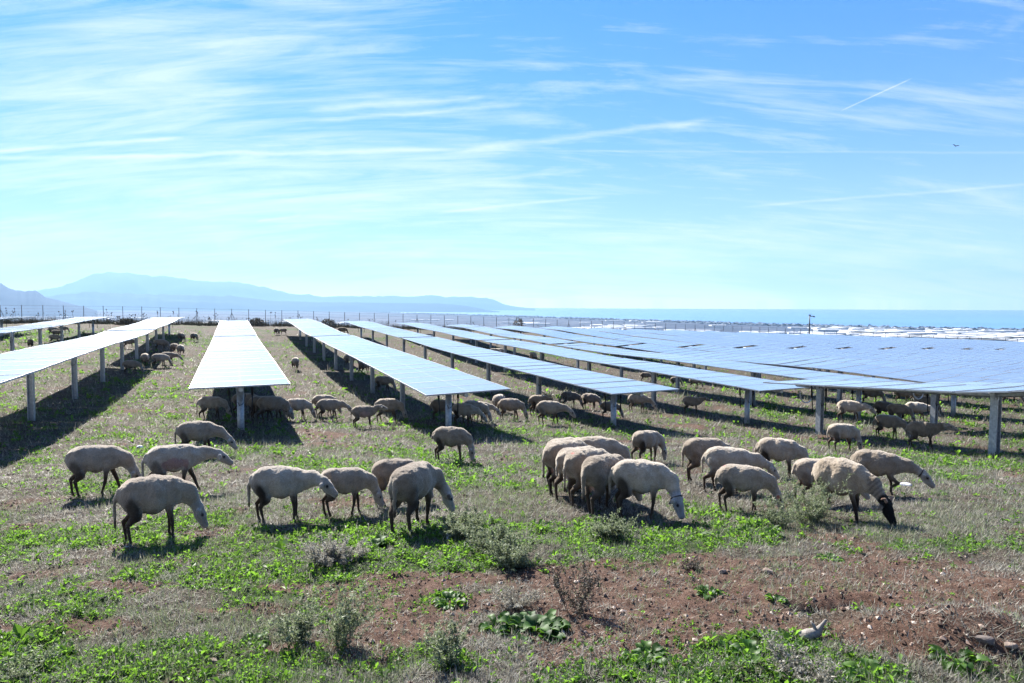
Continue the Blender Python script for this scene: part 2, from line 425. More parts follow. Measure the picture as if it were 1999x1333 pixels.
# ------------------------------------------------------------------ shrubs and single plants
def wispy(px, py, w, h, nst, name, label, cat, material=None, spread=.8, leafy=.5, seed=0, lw=.010, group=None, ll=.022, thick=.0022):
    """bush of branching stems with tiny leaves; w, h in photo pixels"""
    r = random.Random(seed); X, Y = hit(px, py); k = Y/F; W = w*k*(1.1 if w != 120 or h < 100 else 1); H = h*k*(.62 if name == 'grey_shrub' or name == 'dry_bush' or name == 'pale_shrub' else .85); leafy = leafy*(.75 if leafy > .5 else 1); lw = lw*.85
    V = []; Fc = []; T = []
    def tri(a, b, c, t):
        i = len(V); V.extend([a, b, c]); Fc.append((i, i+1, i+2)); T.extend([t]*3)
    def stem(p, d, L, depth, rad):
        segs = 4; pts = [p]
        for i in range(segs):
            d = (d+Vector((r.gauss(0, .13), r.gauss(0, .13), r.gauss(.02, .08)))).normalized()
            pts.append(pts[-1]+d*L/segs*r.uniform(.75, 1.2))
        t = r.random()*.6
        for i in range(segs):
            a, b = pts[i], pts[i+1]; s = (b-a).cross(Vector((r.gauss(0, 1), r.gauss(0, 1), r.gauss(0, 1)))).normalized()*rad
            tri(tuple(a+s), tuple(a-s), tuple(b+s*.8), t); tri(tuple(a-s), tuple(b-s*.8), tuple(b+s*.8), t)
            if depth > 0:
                for q in range(r.choice([1, 2, 2])):
                    dd = (d+Vector((r.gauss(0, .6), r.gauss(0, .6), r.gauss(.1, .45)))).normalized()
                    stem(a.lerp(b, r.random()), dd, L*r.uniform(.25, .5), depth-1, rad*.7)
            if r.random() < leafy*1.4 or depth == 0:
                for q in range(int(1+leafy*4)):
                    if r.random() > leafy+.15: continue
                    c0 = a.lerp(b, r.random()); ld = Vector((r.gauss(0, 1), r.gauss(0, 1), r.gauss(.3, .8))).normalized()*ll*r.uniform(.6, 1.4)
                    sd = ld.cross(Vector((r.gauss(0, 1), r.gauss(0, 1), 1))).normalized()*lw*.5
                    i0 = min(1, .35+r.random()*.65)
                    tri(tuple(c0+sd), tuple(c0-sd), tuple(c0+ld), i0)
    for i in range(nst):
        a = r.uniform(0, 6.28); e = r.uniform(0, 1)**.6*spread
        d = Vector((math.cos(a)*e*W/H*.5, math.sin(a)*e*W/H*.5, 1)).normalized()
        p = Vector((math.cos(a)*r.random()*W*.12, math.sin(a)*r.random()*W*.12, 0))
        stem(p, d, H*r.uniform(.7, 1.08)/max(d.z, .55), 2 if H > .12 else 1, thick*r.uniform(.7, 1.2))
    me = np_mesh(name, np.array(V), np.array(Fc), 3, [material or M_wisp], False, {'tint': ('FLOAT', T)})
    o = link(name, me); o.location = (X, Y, gz(X, Y)-.01); tag(o, label, cat, group)
    return o
B = wispy
B(1120, 1198, 120, 115, 9, 'twiggy_bush', 'leggy dark stemmed bush with bare wiry twigs on red soil', 'bush', M_twig, leafy=.35, seed=3, spread=.7)
B(660, 1262, 150, 120, 12, 'wispy_weed', 'tall feathery grey green weed left of the big leafy plant', 'weed', M_wisp, seed=4, leafy=.45)
B(585, 1255, 110, 75, 11, 'wispy_weed', 'lower grey green feathery weed beside the tallest one', 'weed', M_wisp, seed=5, leafy=.45)
B(1580, 1022, 120, 75, 22, 'wispy_weed', 'airy grey weed hiding the hind legs of the ram', 'weed', M_wisp, seed=6, leafy=.5)
B(1515, 1030, 90, 50, 14, 'wispy_weed', 'airy low weed at the hooves of the sheep facing right', 'weed', M_wisp, seed=16, leafy=.45)
B(640, 1105, 120, 62, 34, 'dry_bush', 'rounded pale brown dry bush among bright weeds', 'bush', M_straw, seed=7, leafy=.55)
B(690, 1095, 70, 40, 18, 'dry_bush', 'small reddish dry bush touching the pale brown one', 'bush', M_straw, seed=8, leafy=.5)
B(905, 1050, 120, 65, 32, 'grey_shrub', 'dense grey green shrub right behind the sheep seen from its rear', 'shrub', M_wisp, seed=9, leafy=.75)
B(1000, 1105, 120, 75, 34, 'grey_shrub', 'dense grey green shrub standing nearest the bare soil', 'shrub', M_wisp, seed=10, leafy=.75)
B(960, 1075, 100, 70, 26, 'grey_shrub', 'grey green shrub between two like it', 'shrub', M_wisp, seed=12, leafy=.7)
B(1190, 1055, 110, 42, 24, 'grey_shrub', 'low grey green shrub before the tight cluster of sheep', 'shrub', M_wisp, seed=13, leafy=.7)
B(1010, 1185, 90, 38, 34, 'dead_weed', 'pale leafless tangle of dead stems on soil', 'weed', M_straw, seed=14, leafy=.05, spread=1.2)
B(40, 1320, 170, 50, 36, 'pale_shrub', 'pale grey low shrub at the bottom left corner', 'shrub', M_wisp, seed=15, leafy=.7)
B(870, 1300, 110, 85, 10, 'wispy_weed', 'thin feathery weed below the big leafy plant', 'weed', M_wisp, seed=17, leafy=.35)
B(1350, 1118, 70, 28, 20, 'dry_bush', 'small dark dry tuft on the bare red soil', 'bush', M_twig, seed=18, leafy=.3)
B(1560, 1330, 130, 55, 26, 'dead_weed', 'dead stems tangled on soil near the pale stick', 'weed', M_straw, seed=19, leafy=.1, spread=1.2)
B(1660, 1280, 120, 30, 14, 'dead_weed', 'spiky dead stems at the foot of the soil heap', 'weed', M_straw, seed=20, leafy=.05, spread=1.3)
B(1080, 806, 60, 40, 16, 'wispy_weed', 'pale weed by the muzzle of the ewe with its head low', 'weed', M_straw, seed=21, leafy=.4, ll=.05, lw=.02, thick=.005)

def leafy_plant(px, py, w, nl, Lp, name, label, seed, material=None, el0=.2, el1=1.25, curl=.35):
    """rosette of big wavy leaves, each a small curved strip"""
    r = random.Random(seed); X, Y = hit(px, py); k = Y/F; W = w*k; L0 = Lp*k
    V = []; Fq = []; T = []
    for i in range(nl):
        a = r.uniform(0, 6.28); rad = W*.5*r.random()**.7*.55; el = r.uniform(el0, el1)
        L = L0*r.uniform(.6, 1.15); wd = L*r.uniform(.5, .75)
        f = Vector((math.cos(a), math.sin(a), 0)); s = Vector((-math.sin(a), math.cos(a), 0))
        p = Vector((math.cos(a)*rad, math.sin(a)*rad, 0)); e = el; b = len(V); t = min(1, max(0, r.gauss(.5, .25)))
        prof = [.10, .5, .95, 1.0, .7, .12]
        for j, pw in enumerate(prof):
            lift = wd*.22*pw; wob = r.uniform(-1, 1)*wd*.12
            for kx in (-1, -.5, 0, .5, 1):
                q = p+s*kx*pw*wd*.5+Vector((0, 0, abs(kx)*lift+(wob if abs(kx) == 1 else 0)))
                V.append(tuple(q)); T.append(min(1, t+(.25 if kx == 0 else 0)))
            p = p+(f*math.cos(e)+Vector((0, 0, 1))*math.sin(e))*L/5; e -= curl*r.uniform(.6, 1.4)
        for j in range(5):
            for q in range(4):
                c0 = b+j*5+q; Fq.append((c0, c0+1, c0+6, c0+5))
    me = np_mesh(name, np.array(V), np.array(Fq), 4, [material or M_leaf], True, {'tint': ('FLOAT', T)})
    o = link(name, me); o.location = (X, Y, gz(X, Y)-.005); tag(o, label, 'plant')
    return o
leafy_plant(1045, 1232, 185, 150, 34, 'leafy_plant', 'big dark green plant with crinkled broad leaves, alone on red soil', 1, M_big)
leafy_plant(975, 1225, 100, 40, 30, 'leafy_plant', 'smaller broad leaved plant merging into the big dark one', 2, M_leaf)
leafy_plant(730, 1072, 50, 26, 30, 'leafy_plant', 'dark leaved clump just before the sheep with its head turned', 3, M_big)
leafy_plant(880, 1180, 80, 40, 26, 'leafy_plant', 'flat bright rosette on soil above the big dark plant', 4)
leafy_plant(1465, 1300, 90, 50, 32, 'leafy_plant', 'bright upright clump of leaves near the pale stick', 5)
leafy_plant(1385, 1165, 48, 26, 22, 'leafy_plant', 'small lone rosette on the bare red soil', 6)
leafy_plant(1620, 1097, 66, 30, 18, 'leafy_plant', 'flat pale rosette at the far edge of the bare soil', 7)
leafy_plant(1515, 1180, 30, 20, 18, 'leafy_plant', 'tiny grey green rosette beside the hollow', 8)
leafy_plant(1860, 1312, 120, 46, 34, 'leafy_plant', 'pale leafed clump at the foot of the soil mound', 9)
leafy_plant(1700, 1330, 110, 46, 34, 'leafy_plant', 'leafy clump cut by the bottom edge near the mound', 10)
leafy_plant(500, 1255, 70, 30, 22, 'leafy_plant', 'yellowish leaved clump left of the feathery weeds', 12)
leafy_plant(1260, 1290, 110, 50, 30, 'leafy_plant', 'broad green clump at the bottom between two soil patches', 13)

def blob(name, px, py, wpx, hp, dep, seed, material, label, cat, squash=1, rot=None):
    X, Y = hit(px, py); k = Y/F; r = np.random.default_rng(seed)
    import bmesh
    bm = bmesh.new(); bmesh.ops.create_icosphere(bm, subdivisions=3, radius=.5)
    dirs = r.normal(0, 1, (9, 3)); dirs /= np.linalg.norm(dirs, axis=1)[:, None]; cut = r.uniform(.28, .42, 9)
    for v in bm.verts:
        p = np.array(v.co)
        for d_, c_ in zip(dirs, cut):
            t = p@d_-c_
            if t > 0: p = p-d_*t*.9
        v.co = Vector((p[0]*wpx*k, p[1]*dep*k, p[2]*hp*k))*1.15
    me = bpy.data.meshes.new(name); bm.to_mesh(me); bm.free(); me.materials.append(material)
    o = link(name, me); o.location = (X, Y, gz(X, Y)+hp*k*.3); o.rotation_euler = (0, rot or 0, r.uniform(-.5, .5)); tag(o, label, cat)
    return o
M_rock = mat('pale_stone', (.24,.185,.15), .9, spec=.2); M_rock2 = mat('grey_stone', (.13,.11,.10), .9, spec=.2)
M_bone = mat('bleached_wood', (.24,.215,.19), .8); M_paper = mat('white_litter', (.75,.76,.80), .6)
for M_, sc_ in ((M_rock, 30), (M_rock2, 30), (M_bone, 60)):
    n = NT(M_); oc = n.new('ShaderNodeTexCoord').outputs['Object']; w = n.noise(oc, sc_, 5, .7)
    bc = tuple(M_.node_tree.nodes['Principled BSDF'].inputs['Base Color'].default_value)[:3]
    n.base(n.ramp(w, [(.3, tuple(q*.6 for q in bc)), (.7, tuple(min(1, q*1.25) for q in bc))])); n.bump(w, .6, .01)
blob('stone', 1498, 1127, 20, 12, 16, 1, M_rock, 'squarish pale stone alone on the bare red soil', 'stone')
blob('stone', 1560, 1192, 14, 9, 10, 2, M_rock, 'small white stone left of the dark hollow', 'stone')
blob('stone', 1922, 1298, 34, 18, 24, 3, M_rock2, 'rounded grey stone at the foot of the soil mound', 'stone')
blob('stone', 1970, 1305, 26, 12, 18, 4, M_rock, 'flat pale stone right of the rounded grey one', 'stone')
blob('stone', 1900, 1212, 22, 10, 14, 5, M_rock, 'pale tan stone on top of the soil mound', 'stone')
blob('stone', 1410, 1124, 16, 8, 10, 6, M_rock, 'low tan stone beside a dark dry tuft', 'stone')
blob('stone', 775, 1165, 22, 7, 12, 7, M_rock, 'flat white stone on soil left of the pale dead tangle', 'stone')
blob('stone', 412, 1290, 26, 9, 14, 8, M_rock, 'flat reddish stone among weeds at lower left', 'stone')
blob('litter_scrap', 1768, 948, 19, 9, 10, 9, M_paper, 'crumpled white scrap below the walking sheep with a lifted leg', 'litter')
blob('litter_scrap', 273, 876, 17, 6, 10, 10, M_paper, 'small pale scrap behind the sheep with shorn pink flank', 'litter')
blob('litter_scrap', 876, 1050, 12, 14, 6, 11, M_paper, 'bluish white scrap caught in the grey shrubs', 'litter')
blob('litter_scrap', 213, 626, 12, 6, 10, 12, M_paper, 'white scrap in the far grass near the fence', 'litter')
# pale driftwood-like stick
X, Y = hit(1592, 1254); k = Y/F; mb = MB()
mb.tube([(-30*k, 0, .01), (-12*k, 0, 10*k), (6*k, .01, 16*k), (14*k, .01, 30*k), (20*k, 0, 42*k)], [13*k, 14*k, 9*k, 4*k, 2.5*k], 9)
mb.tube([(2*k, 0, 14*k), (-4*k, .01, 30*k), (-8*k, .02, 36*k)], [5*k, 3*k, 1.5*k], 7)
o = link('bleached_stump', mb.mesh('bleached_stump', [M_bone], True)); o.location = (X, Y, gz(X, Y)); tag(o, 'bleached forked piece of wood lying on the red soil', 'wood')

# ------------------------------------------------------------------ solar trackers
POST_S = 5.52; PITCHV = 5.37; WP = 2.3; MP = 1.135
def post_mesh():
    mb = MB(); w, d, t = .085, .075, .012
    prof = [(-w,-d),(w,-d),(w,-d+t*1.6),(t/2,-d+t*1.6),(t/2,d-t*1.6),(w,d-t*1.6),(w,d),(-w,d),(-w,d-t*1.6),(-t/2,d-t*1.6),(-t/2,-d+t*1.6),(-w,-d+t*1.6)]
    mb.prism([(p[1]*1.0, p[0]) for p in prof], -2.5, -.16)
    return mb.mesh('post', [M_steel])
ME_post = post_mesh()
mb = MB(); mb.tube([(0, 0, -2.2), (0, 0, -.14)], .088, 14); mb.tube([(0, 0, -.78), (0, 0, -.765)], .092, 14)
ME_pipe = mb.mesh('post', [M_steel], True)
for p in ME_pipe.polygons: p.use_smooth = len(p.vertices) == 4
mb = MB(); mb.box((0, 0, -.225), (.24, .10, .02)); mb.tube([(0, -.05, -.13), (0, .05, -.13)], .085, 12); mb.box((.13, 0, -.14), (.02, .09, .15)); mb.box((-.13, 0, -.14), (.02, .09, .15))
ME_bear = mb.mesh('bearing', [M_steel])
mb = MB(); mb.tube([(0, -.02, -.14), (0, .02, -.14)], .10, 16); ME_cap = mb.mesh('end_cap', [M_steel])
mb = MB(); mb.tube([(0, 0, 0), (.015, 0, -.35)], .030, 8); mb.tube([(.015, 0, -.35), (.03, 0, -.80)], .017, 8); ME_damp = mb.mesh('damper', [M_dark], True)
mb = MB(); mb.tube([(.1, -.10, -.2), (.12, -.10, -.45), (.06, -.11, -.66), (-.03, -.11, -.70), (-.07, -.10, -.60)], .009, 6); ME_cable = mb.mesh('cable', [M_cable], True)
mb = MB(); pts = [(.28*math.sin(a), -.02*math.cos(a), -.10-.30*math.sin(max(0, min(math.pi, a+.0)))*0-.30*(math.cos(a))) for a in np.linspace(-1.9, 1.6, 13)]; mb.tube(pts, .02, 7); ME_cond = mb.mesh('conduit', [M_conduit], True)
mb = MB(); mb.box((0, 0, -.13), (.24, .5, .20)); mb.tube([(.1, 0, -.2), (.1, 0, -.36)], .05, 10); mb.box((-.16, 0, -.12), (.08, .2, .14)); ME_motor = mb.mesh('drive_motor', [M_steel])
def module_mesh():
    mb = MB(); w, l, t = WP/2, MP/2-.008, .035; f = .016
    mb.box((0, 0, -.005), (2*w-2*f, 2*l-2*f, .018), mi=1)                       # glass, top 4 mm under the frame lip
    for sx in (-1, 1): mb.box((sx*(w-f/2), 0, -.0095), (f, 2*l, .035), mi=0)
    for sy in (-1, 1): mb.box((0, sy*(l-f/2), -.0095), (2*w-2*f, f, .035), mi=0)
    mb.box((0, -.25, -.045), (.05, .04, .03), mi=2); mb.box((-.4, 0, -.04), (.03, 2*l-.1, .02), mi=0); mb.box((.4, 0, -.04), (.03, 2*l-.1, .02), mi=0)
    return mb.mesh('module', [M_frame, M_glass, M_back])
ME_mod = module_mesh()

def tracker(v, u0, u1, post0, dh0, dh1, tilt, label, detail=True, seed=0, near_pipe=True, bay=None, conduit=False, ps=POST_S, prof=None):
    """solar tracker: u0..u1 panel extent, posts at post0 + k*POST_S; dh = panel height over ground at each end"""
    r = random.Random(seed)
    posts = []; p = post0
    while p < u1-.8: posts.append(p); p += ps
    if bay is None: bay = 41.7
    def dh(u):
        if prof is not None: return float(base_h(u, v))-float(np.interp(u, [q[0] for q in prof], [q[1] for q in prof]))
        if u1 < 20: return dh0
        return float(np.interp(u, [16, 23, 33, 45, 60, 67], [dh0, 1.7, 1.88, 1.8, 1.6, 1.5]))
    zs = []
    ku = [u0]+posts+[u1]
    for q in ku:
        zs.append(ZC-float(base_h(q, v))+dh(q)+r.uniform(-.045, .045)*(0 if q in (u0, posts[0]) else 1))
    zs[0] = zs[1]+(zs[1]-zs[2])*min(.4, (posts[0]-u0)/POST_S); zs[-1] = zs[-2]+(zs[-2]-zs[-3])*.2
    def zt(u): return float(np.interp(u, ku, zs))
    # Centre of things: empty at the first post's foot
    bx, by = xy(posts[0], v); g0 = gz(bx, by)
    root = bpy.data.objects.new('solar_tracker', None); COL.objects.link(root)
    root.location = (bx, by, g0); root.rotation_euler = (0, 0, TH)
    tag(root, label, 'solar panels', 'solar tracker tables standing in rows on the pasture')
    rt = R(tilt)
    def place(name, me, u, dz=0, dx=0, rx=0, ry=None, absz=None):
        o = bpy.data.objects.new(name, me); COL.objects.link(o); o.parent = root
        o.location = (dx, u-posts[0], (zt(u) if absz is None else absz)-g0+dz)
        o.rotation_euler = (rx, rt*-1 if ry is None else ry, 0)
        return o
    segs = [(u0, bay-.35), (bay+.35, u1)] if u0 < bay-5 and u1 > bay+5 else [(u0, u1)]
    if detail:
        for a, b in segs:
            nm = int((b-a)/MP); pm = (b-a)/nm
            for i in range(nm):
                uc = a+(i+.5)*pm; sl = (zt(uc+.5)-zt(uc-.5))
                place('module', ME_mod, uc, 0, 0, math.atan(sl)+r.gauss(0, .007))
    else:
        V = []; Fq = []; mi = []
        ct, st = math.cos(-rt), math.sin(-rt)
        for a, b in segs:
            nm = int((b-a)/MP); pm = (b-a)/nm
            for i in range(nm):
                p0, p1 = a+i*pm, a+(i+1)*pm
                g = .012; jt = r.gauss(0, .007)
                for (xa, xb, ya, yb, m_, dz) in ((-WP/2, WP/2, p0+g, p1-g, 0, 0), (-WP/2+.03, -.012, p0+.035, (p0+p1)/2-.01, 1, .004), (.012, WP/2-.03, p0+.035, (p0+p1)/2-.01, 1, .004),
                                                 (-WP/2+.03, -.012, (p0+p1)/2+.01, p1-.035, 1, .004), (.012, WP/2-.03, (p0+p1)/2+.01, p1-.035, 1, .004)):
                    k = len(V)
                    for yy in (ya, yb):
                        for xx in (xa, xb): V.append((xx*ct, yy-posts[0], zt(yy)-g0-xx*st+dz+(yy-(p0+p1)/2)*jt))
                    Fq.append((k, k+1, k+3, k+2)); mi.append(m_)
                    if m_ == 0:
                        for yy in (ya, yb):
                            for xx in (xa, xb): V.append((xx*ct, yy-posts[0], zt(yy)-g0-xx*st-.035+(yy-(p0+p1)/2)*jt))
                        for q in ((4,6,7,5),(0,4,5,1),(2,3,7,6),(0,2,6,4),(1,5,7,3)): Fq.append(tuple(k+w for w in q)); mi.append(0)
        me = np_mesh('panel_deck', V, Fq, 4, [M_frame, M_glass2], False, None, mi)
        link('panel_deck', me, root)
    mb = MB(); us = sorted(set([u0+.25]+posts+[u1-.25]))
    mb.tube([(0, q-posts[0], zt(q)-g0-.12) for q in us], .062, 6)
    link('torque_tube', mb.mesh('torque_tube', [M_steel]), root)
    for i, q in enumerate(posts):
        last = i in (0, len(posts)-1)
        o = place('post', ME_pipe if (last and near_pipe) else ME_post, q, 0, 0, 0, 0)
        place('bearing', ME_bear, q, 0)
        if last and detail:
            s = -1 if i == 0 else 1
            place('damper', ME_damp, q+.06, -.10, .30, 0, .05); place('damper', ME_damp, q+.06, -.10, -.30, 0, -.05)
            place('end_cap', ME_cap, q-.16 if i == 0 else q+.16, 0, 0)
            if i == 0:
                place('cable', ME_cable, q, 0, 0, 0, 0)
        if i % 2 == 1 and detail: place('cable', ME_cable, q, 0, -.02, 0, 0)
    if detail and len(segs) == 2: place('drive_motor', ME_motor, bay, 0)
    if conduit: place('conduit', ME_cond, u0+.15, -.12, .95, 0, 0)
    return root
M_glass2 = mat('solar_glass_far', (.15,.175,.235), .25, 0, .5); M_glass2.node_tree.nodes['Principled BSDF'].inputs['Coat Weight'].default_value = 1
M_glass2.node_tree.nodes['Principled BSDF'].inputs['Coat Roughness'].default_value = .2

V0 = 5.6-3*PITCHV   # v of row 0
def rv(i): return 5.6+(i-3)*PITCHV
tracker(rv(-1), 12, 65.5, 16.5, 1.35, 1.35, 1, 'dark edge-on table at the far left by the fence', seed=1, prof=[(15, 1.1), (40, 1.05), (63, .9), (66, .88)])
tracker(rv(0)-.1, 12.5, 67.5, 14.6, 1.5, 1.5, 1.0, 'second table from the left edge, seen nearly edge-on', seed=2, prof=[(15, 1.38), (43, 1.27), (66, .96)])
tracker(-5.13, 8.5, 68, 10.9, 1.6, 1.48, 1.0, 'long table running off the left edge above its broad shadow', seed=3, prof=[(8, 1.46), (15, 1.46), (30, 1.41), (38, 1.40), (64, 1.07), (68, 1.02)])
tracker(.18, 17.5, 67, 19.1, 1.42, 1.45, .6, 'table seen straight along its length, ending over a round post', seed=4, prof=[(17.5, 1.95), (21.3, 1.92), (27, 1.85), (39.5, 1.76), (49.6, 1.62), (67, 1.22)])
tracker(5.6, 16.1, 67.3, 17.9, 1.28, 1.48, 1.6, 'table right of the one seen end on, two sheep under its near tip', seed=5, prof=[(16, 2.14), (18, 2.14), (22.4, 2.08), (30.5, 1.97), (34.7, 1.91), (43.9, 1.75), (63.8, 1.2), (67.3, 1.12)])
tracker(11.0, 16.1, 67.3, 17.9, 1.33, 1.48, .9, 'table whose near tip stands above the dark faced ewes in shade', seed=6, prof=[(16, 2.39), (20.7, 2.38), (25.8, 2.29), (32.7, 2.13), (39.1, 2.0), (52, 1.75), (67, 1.35)])
tracker(16.35, 16.1, 67.3, 17.9, 1.33, 1.45, .7, 'table ending beside the white conduit loop', seed=7, conduit=True, prof=[(16, 2.55), (22.7, 2.49), (32, 2.36), (45, 2.1), (60, 1.72), (67, 1.5)])
tracker(21.7, 16.1, 67.3, 17.9, 1.4, 1.45, 2.0, 'table behind the conduit loop, next after the narrow grass gap', seed=8, conduit=True)
ROW_WORDS = {7: 'seventh', 8: 'eighth', 9: 'ninth', 10: 'tenth', 11: 'eleventh', 12: 'twelfth', 13: 'thirteenth', 14: 'fourteenth', 15: 'fifteenth', 16: 'sixteenth', 17: 'seventeenth', 18: 'eighteenth', 19: 'nineteenth', 20: 'twentieth', 21: 'twenty-first', 22: 'twenty-second'}
for i in range(7, 23):
    tracker(rv(i), 16.1, 67.3, 17.9, 1.4, 1.42, 4.6, 'bluish far table, %s row counted from the row seen end on' % ROW_WORDS[i], detail=(i < 9), seed=20+i)
tracker(16.2, -3, 15.85, -.19, 1.55, 1.55, .4, 'nearest table on the right, three posts and grazing sheep beneath', seed=40, near_pipe=False, ps=4.96)
tracker(21.7, -3, 15.85, .1, 1.48, 1.48, 2.2, 'table just behind the nearest one on the right', seed=41, near_pipe=False, ps=4.96)
for i, w in ((7, 'first'), (8, 'second'), (9, 'third'), (10, 'fourth'), (11, 'fifth')):
    tracker(rv(i), -3+2*(i-6), 15.85, -.3+2*(i-6), 1.45, 1.45, 4.5, 'right hand table, %s of those lined up beyond the nearest pair' % w, detail=False, seed=42+i, near_pipe=False)

# ------------------------------------------------------------------ fence, pole
def fence(P, n, hpost, label, seed, name='wire_fence'):
    r = random.Random(seed); root = bpy.data.objects.new(name, None); COL.objects.link(root)
    x0, y0 = P[0]; root.location = (x0, y0, gz(x0, y0)); tag(root, label, 'fence')
    L = [Vector((x0+(P[1][0]-x0)*i/n, y0+(P[1][1]-y0)*i/n, 0)) for i in range(n+1)]
    tops = []
    for i, p in enumerate(L):
        z = float(ground(p.x, p.y)); mb = MB(); q = p-root.location; q.z = 0
        lean = r.gauss(0, .02)
        mb.tube([(0, 0, -.1), (lean, 0, hpost)], .034, 6)
        if i % 12 == 6:
            mb.tube([(0, 0, hpost*.75), (.55, .2, 0)], .025, 5); mb.tube([(0, 0, hpost*.75), (-.55, -.2, 0)], .025, 5)
        o = link('fence_post', mb.mesh('fence_post', [M_rust]), root); o.location = (q.x, q.y, z-root.location.z)
        tops.append(Vector((q.x, q.y, z-root.location.z)))
    mb = MB()
    for hh in (.25, .6, .95, 1.3, 1.65, hpost-.06):
        mb.tube([t+Vector((0, .03, hh)) for t in tops], .006 if hh < hpost-.1 else .009, 3)
    link('wire', mb.mesh('wire', [M_wire]), root)
    return root
fence((xy(91, -38)), 66, 2.05, 'long wire fence of dark posts beyond the far table ends', 1) if False else None
a = xy(91.5, -36); b = xy(91.5, 94)
fence((a, b), 65, 2.05, 'long wire fence of thin dark posts behind the far table ends', 1)
xa, ya = 45, 104; xb, yb = 90, 106
fence(((xa, ya), (xb, yb)), 23, 2.0, 'wire fence section beyond the bluish tables at far right', 2)
# lamp pole
d = ray(1580, 640); t = 112/d.y; X, Y = d.x*t, 112; zb = gz(X, Y); zt_ = ZC+ray(1580, 616).z*112/ray(1580, 616).y
root = bpy.data.objects.new('camera_pole', None); COL.objects.link(root); root.location = (X, Y, zb); tag(root, 'tall dark pole with a small camera on top above the bluish tables', 'pole')
hgt = zt_-zb
mb = MB(); mb.tube([(0, 0, -.2), (0, 0, hgt*.6), (0, 0, hgt)], [.12, .10, .08], 8); link('shaft', mb.mesh('shaft', [M_pole], True), root)
mb = MB(); mb.box((.35, 0, hgt-.1), (.6, .16, .14)); mb.box((.72, 0, hgt-.16), (.22, .24, .22)); link('security_camera', mb.mesh('security_camera', [M_pole]), root)
mb = MB(); mb.box((0, 0, hgt+.08), (.28, .28, .18)); link('cap', mb.mesh('cap', [M_pole]), root)

# weeds along the fence
def fence_weeds():
    r = np.random.default_rng(5); N = 4600
    v = r.uniform(-36, 95, N); u = 86+6.5*r.random(N)**.6
    dens = fbm(v*.22, u*.3, 4, 3); keep = dens > .34; u, v = u[keep], v[keep]; N = len(u)
    x, y = xy(u, v); z = ground(x, y)
    k = 14; hs = np.repeat((.36+.6*r.random(N)**3)*np.clip(1.25-v/130, .5, 1.2), k)
    X = np.repeat(x, k); Y = np.repeat(y, k); Z = np.repeat(z, k); M = len(X)
    X = X+r.normal(0, .12, M); Y = Y+r.normal(0, .12, M)
    V1, F1, t1 = blades(X, Y, Z, r, hs*r.uniform(.5, 1.1, M), np.full(M, .03), np.clip(r.normal(1.25, .22, M), .4, 1.57), np.clip(r.normal(.35, .25, M), 0, 1))
    # seed heads
    q = r.choice(M, 3500, replace=False); hx = X[q]+r.normal(0, .06, 3500); hy = Y[q]+r.normal(0, .06, 3500); hz = Z[q]+hs[q]*r.uniform(.6, 1.2, 3500)
    V2, F2, t2 = blades(hx, hy, hz, r, np.full(3500, .16), np.full(3500, .08), r.uniform(0, 1.5, 3500), r.random(3500)*.4)
    V = np.concatenate([V1, V2]); Fc = np.concatenate([F1, F2+len(V1)])
    o = link('dry_weeds', np_mesh('dry_weeds', V, Fc, 3, [M_twig], False, {'tint': ('FLOAT', np.concatenate([t1, t2]))}))
    tag(o, 'brown dead weeds and thistles along the foot of the fence', 'weeds', kind='stuff')
    # tall thistle stalks
    N = 110; v = r.uniform(-34, 92, N); u = 90+3*r.random(N); x, y = xy(u, v); z = ground(x, y); mb = MB()
    for i in range(N):
        h = r.uniform(.7, 1.5)*(1.15 if v[i] < 10 else .8); lx, ly = r.normal(0, .14, 2)
        top = (x[i]+lx, y[i]+ly, z[i]+h); mb.tube([(x[i], y[i], z[i]), top], [.018, .010], 3)
        for j in range(r.integers(1, 4)):
            f_ = r.uniform(.5, .95); p = (x[i]+lx*f_, y[i]+ly*f_, z[i]+h*f_); e = (p[0]+r.normal(0, .16), p[1]+r.normal(0, .1), p[2]+r.uniform(.1, .3))
            mb.tube([p, e], .010, 3); mb.box(e, (.07, .07, .09))
        mb.box(top, (.09, .09, .11))
    o = link('thistle_stalks', mb.mesh('thistle_stalks', [M_twigp])); tag(o, 'tall dead thistle stalks poking above the fence weeds', 'weeds', kind='stuff')
M_twigp = mat('thistle_brown', (.06,.045,.035), .9)
fence_weeds()
def far_bush(px, py, z, w, h, seed, label):
    d = ray(px, py); t = z/d.y; X, Y = d.x*t, z; r = random.Random(seed); V = []; Fc = []; T = []
    for i in range(420):
        a = r.uniform(0, 6.28); q = r.random()**.5; hh = r.random()
        p = Vector((math.cos(a)*q*w/2*(1-.45*hh), math.sin(a)*q*w/3, hh*h*(1-.3*q)))
        dd = Vector((r.gauss(0, 1), r.gauss(0, 1), r.gauss(.7, .7))).normalized()*r.uniform(.15, .3); s = dd.cross(Vector((r.gauss(0, 1), 1, r.gauss(0, 1)))).normalized()*.07
        k = len(V); V += [tuple(p+s), tuple(p-s), tuple(p+dd)]; Fc.append((k, k+1, k+2)); T += [r.random()]*3
    o = link('brown_bush', np_mesh('brown_bush', V, Fc, 3, [M_twig], False, {'tint': ('FLOAT', T)})); o.location = (X, Y, gz(X, Y)-.05); tag(o, label, 'bush')
far_bush(1012, 630, 97, 2.4, 2.3, 1, 'reddish brown bush against the fence above the bluish tables')
far_bush(640, 625, 83, 2.8, 1.3, 2, 'low dark brown bush by the fence between two table ends')
far_bush(245, 622, 74, 2.6, .8, 3, 'low dark brown bush by the fence at left')
far_bush(500, 622, 82, 2.6, 1.1, 4, 'dark brown bush behind the tip of the end-on table')

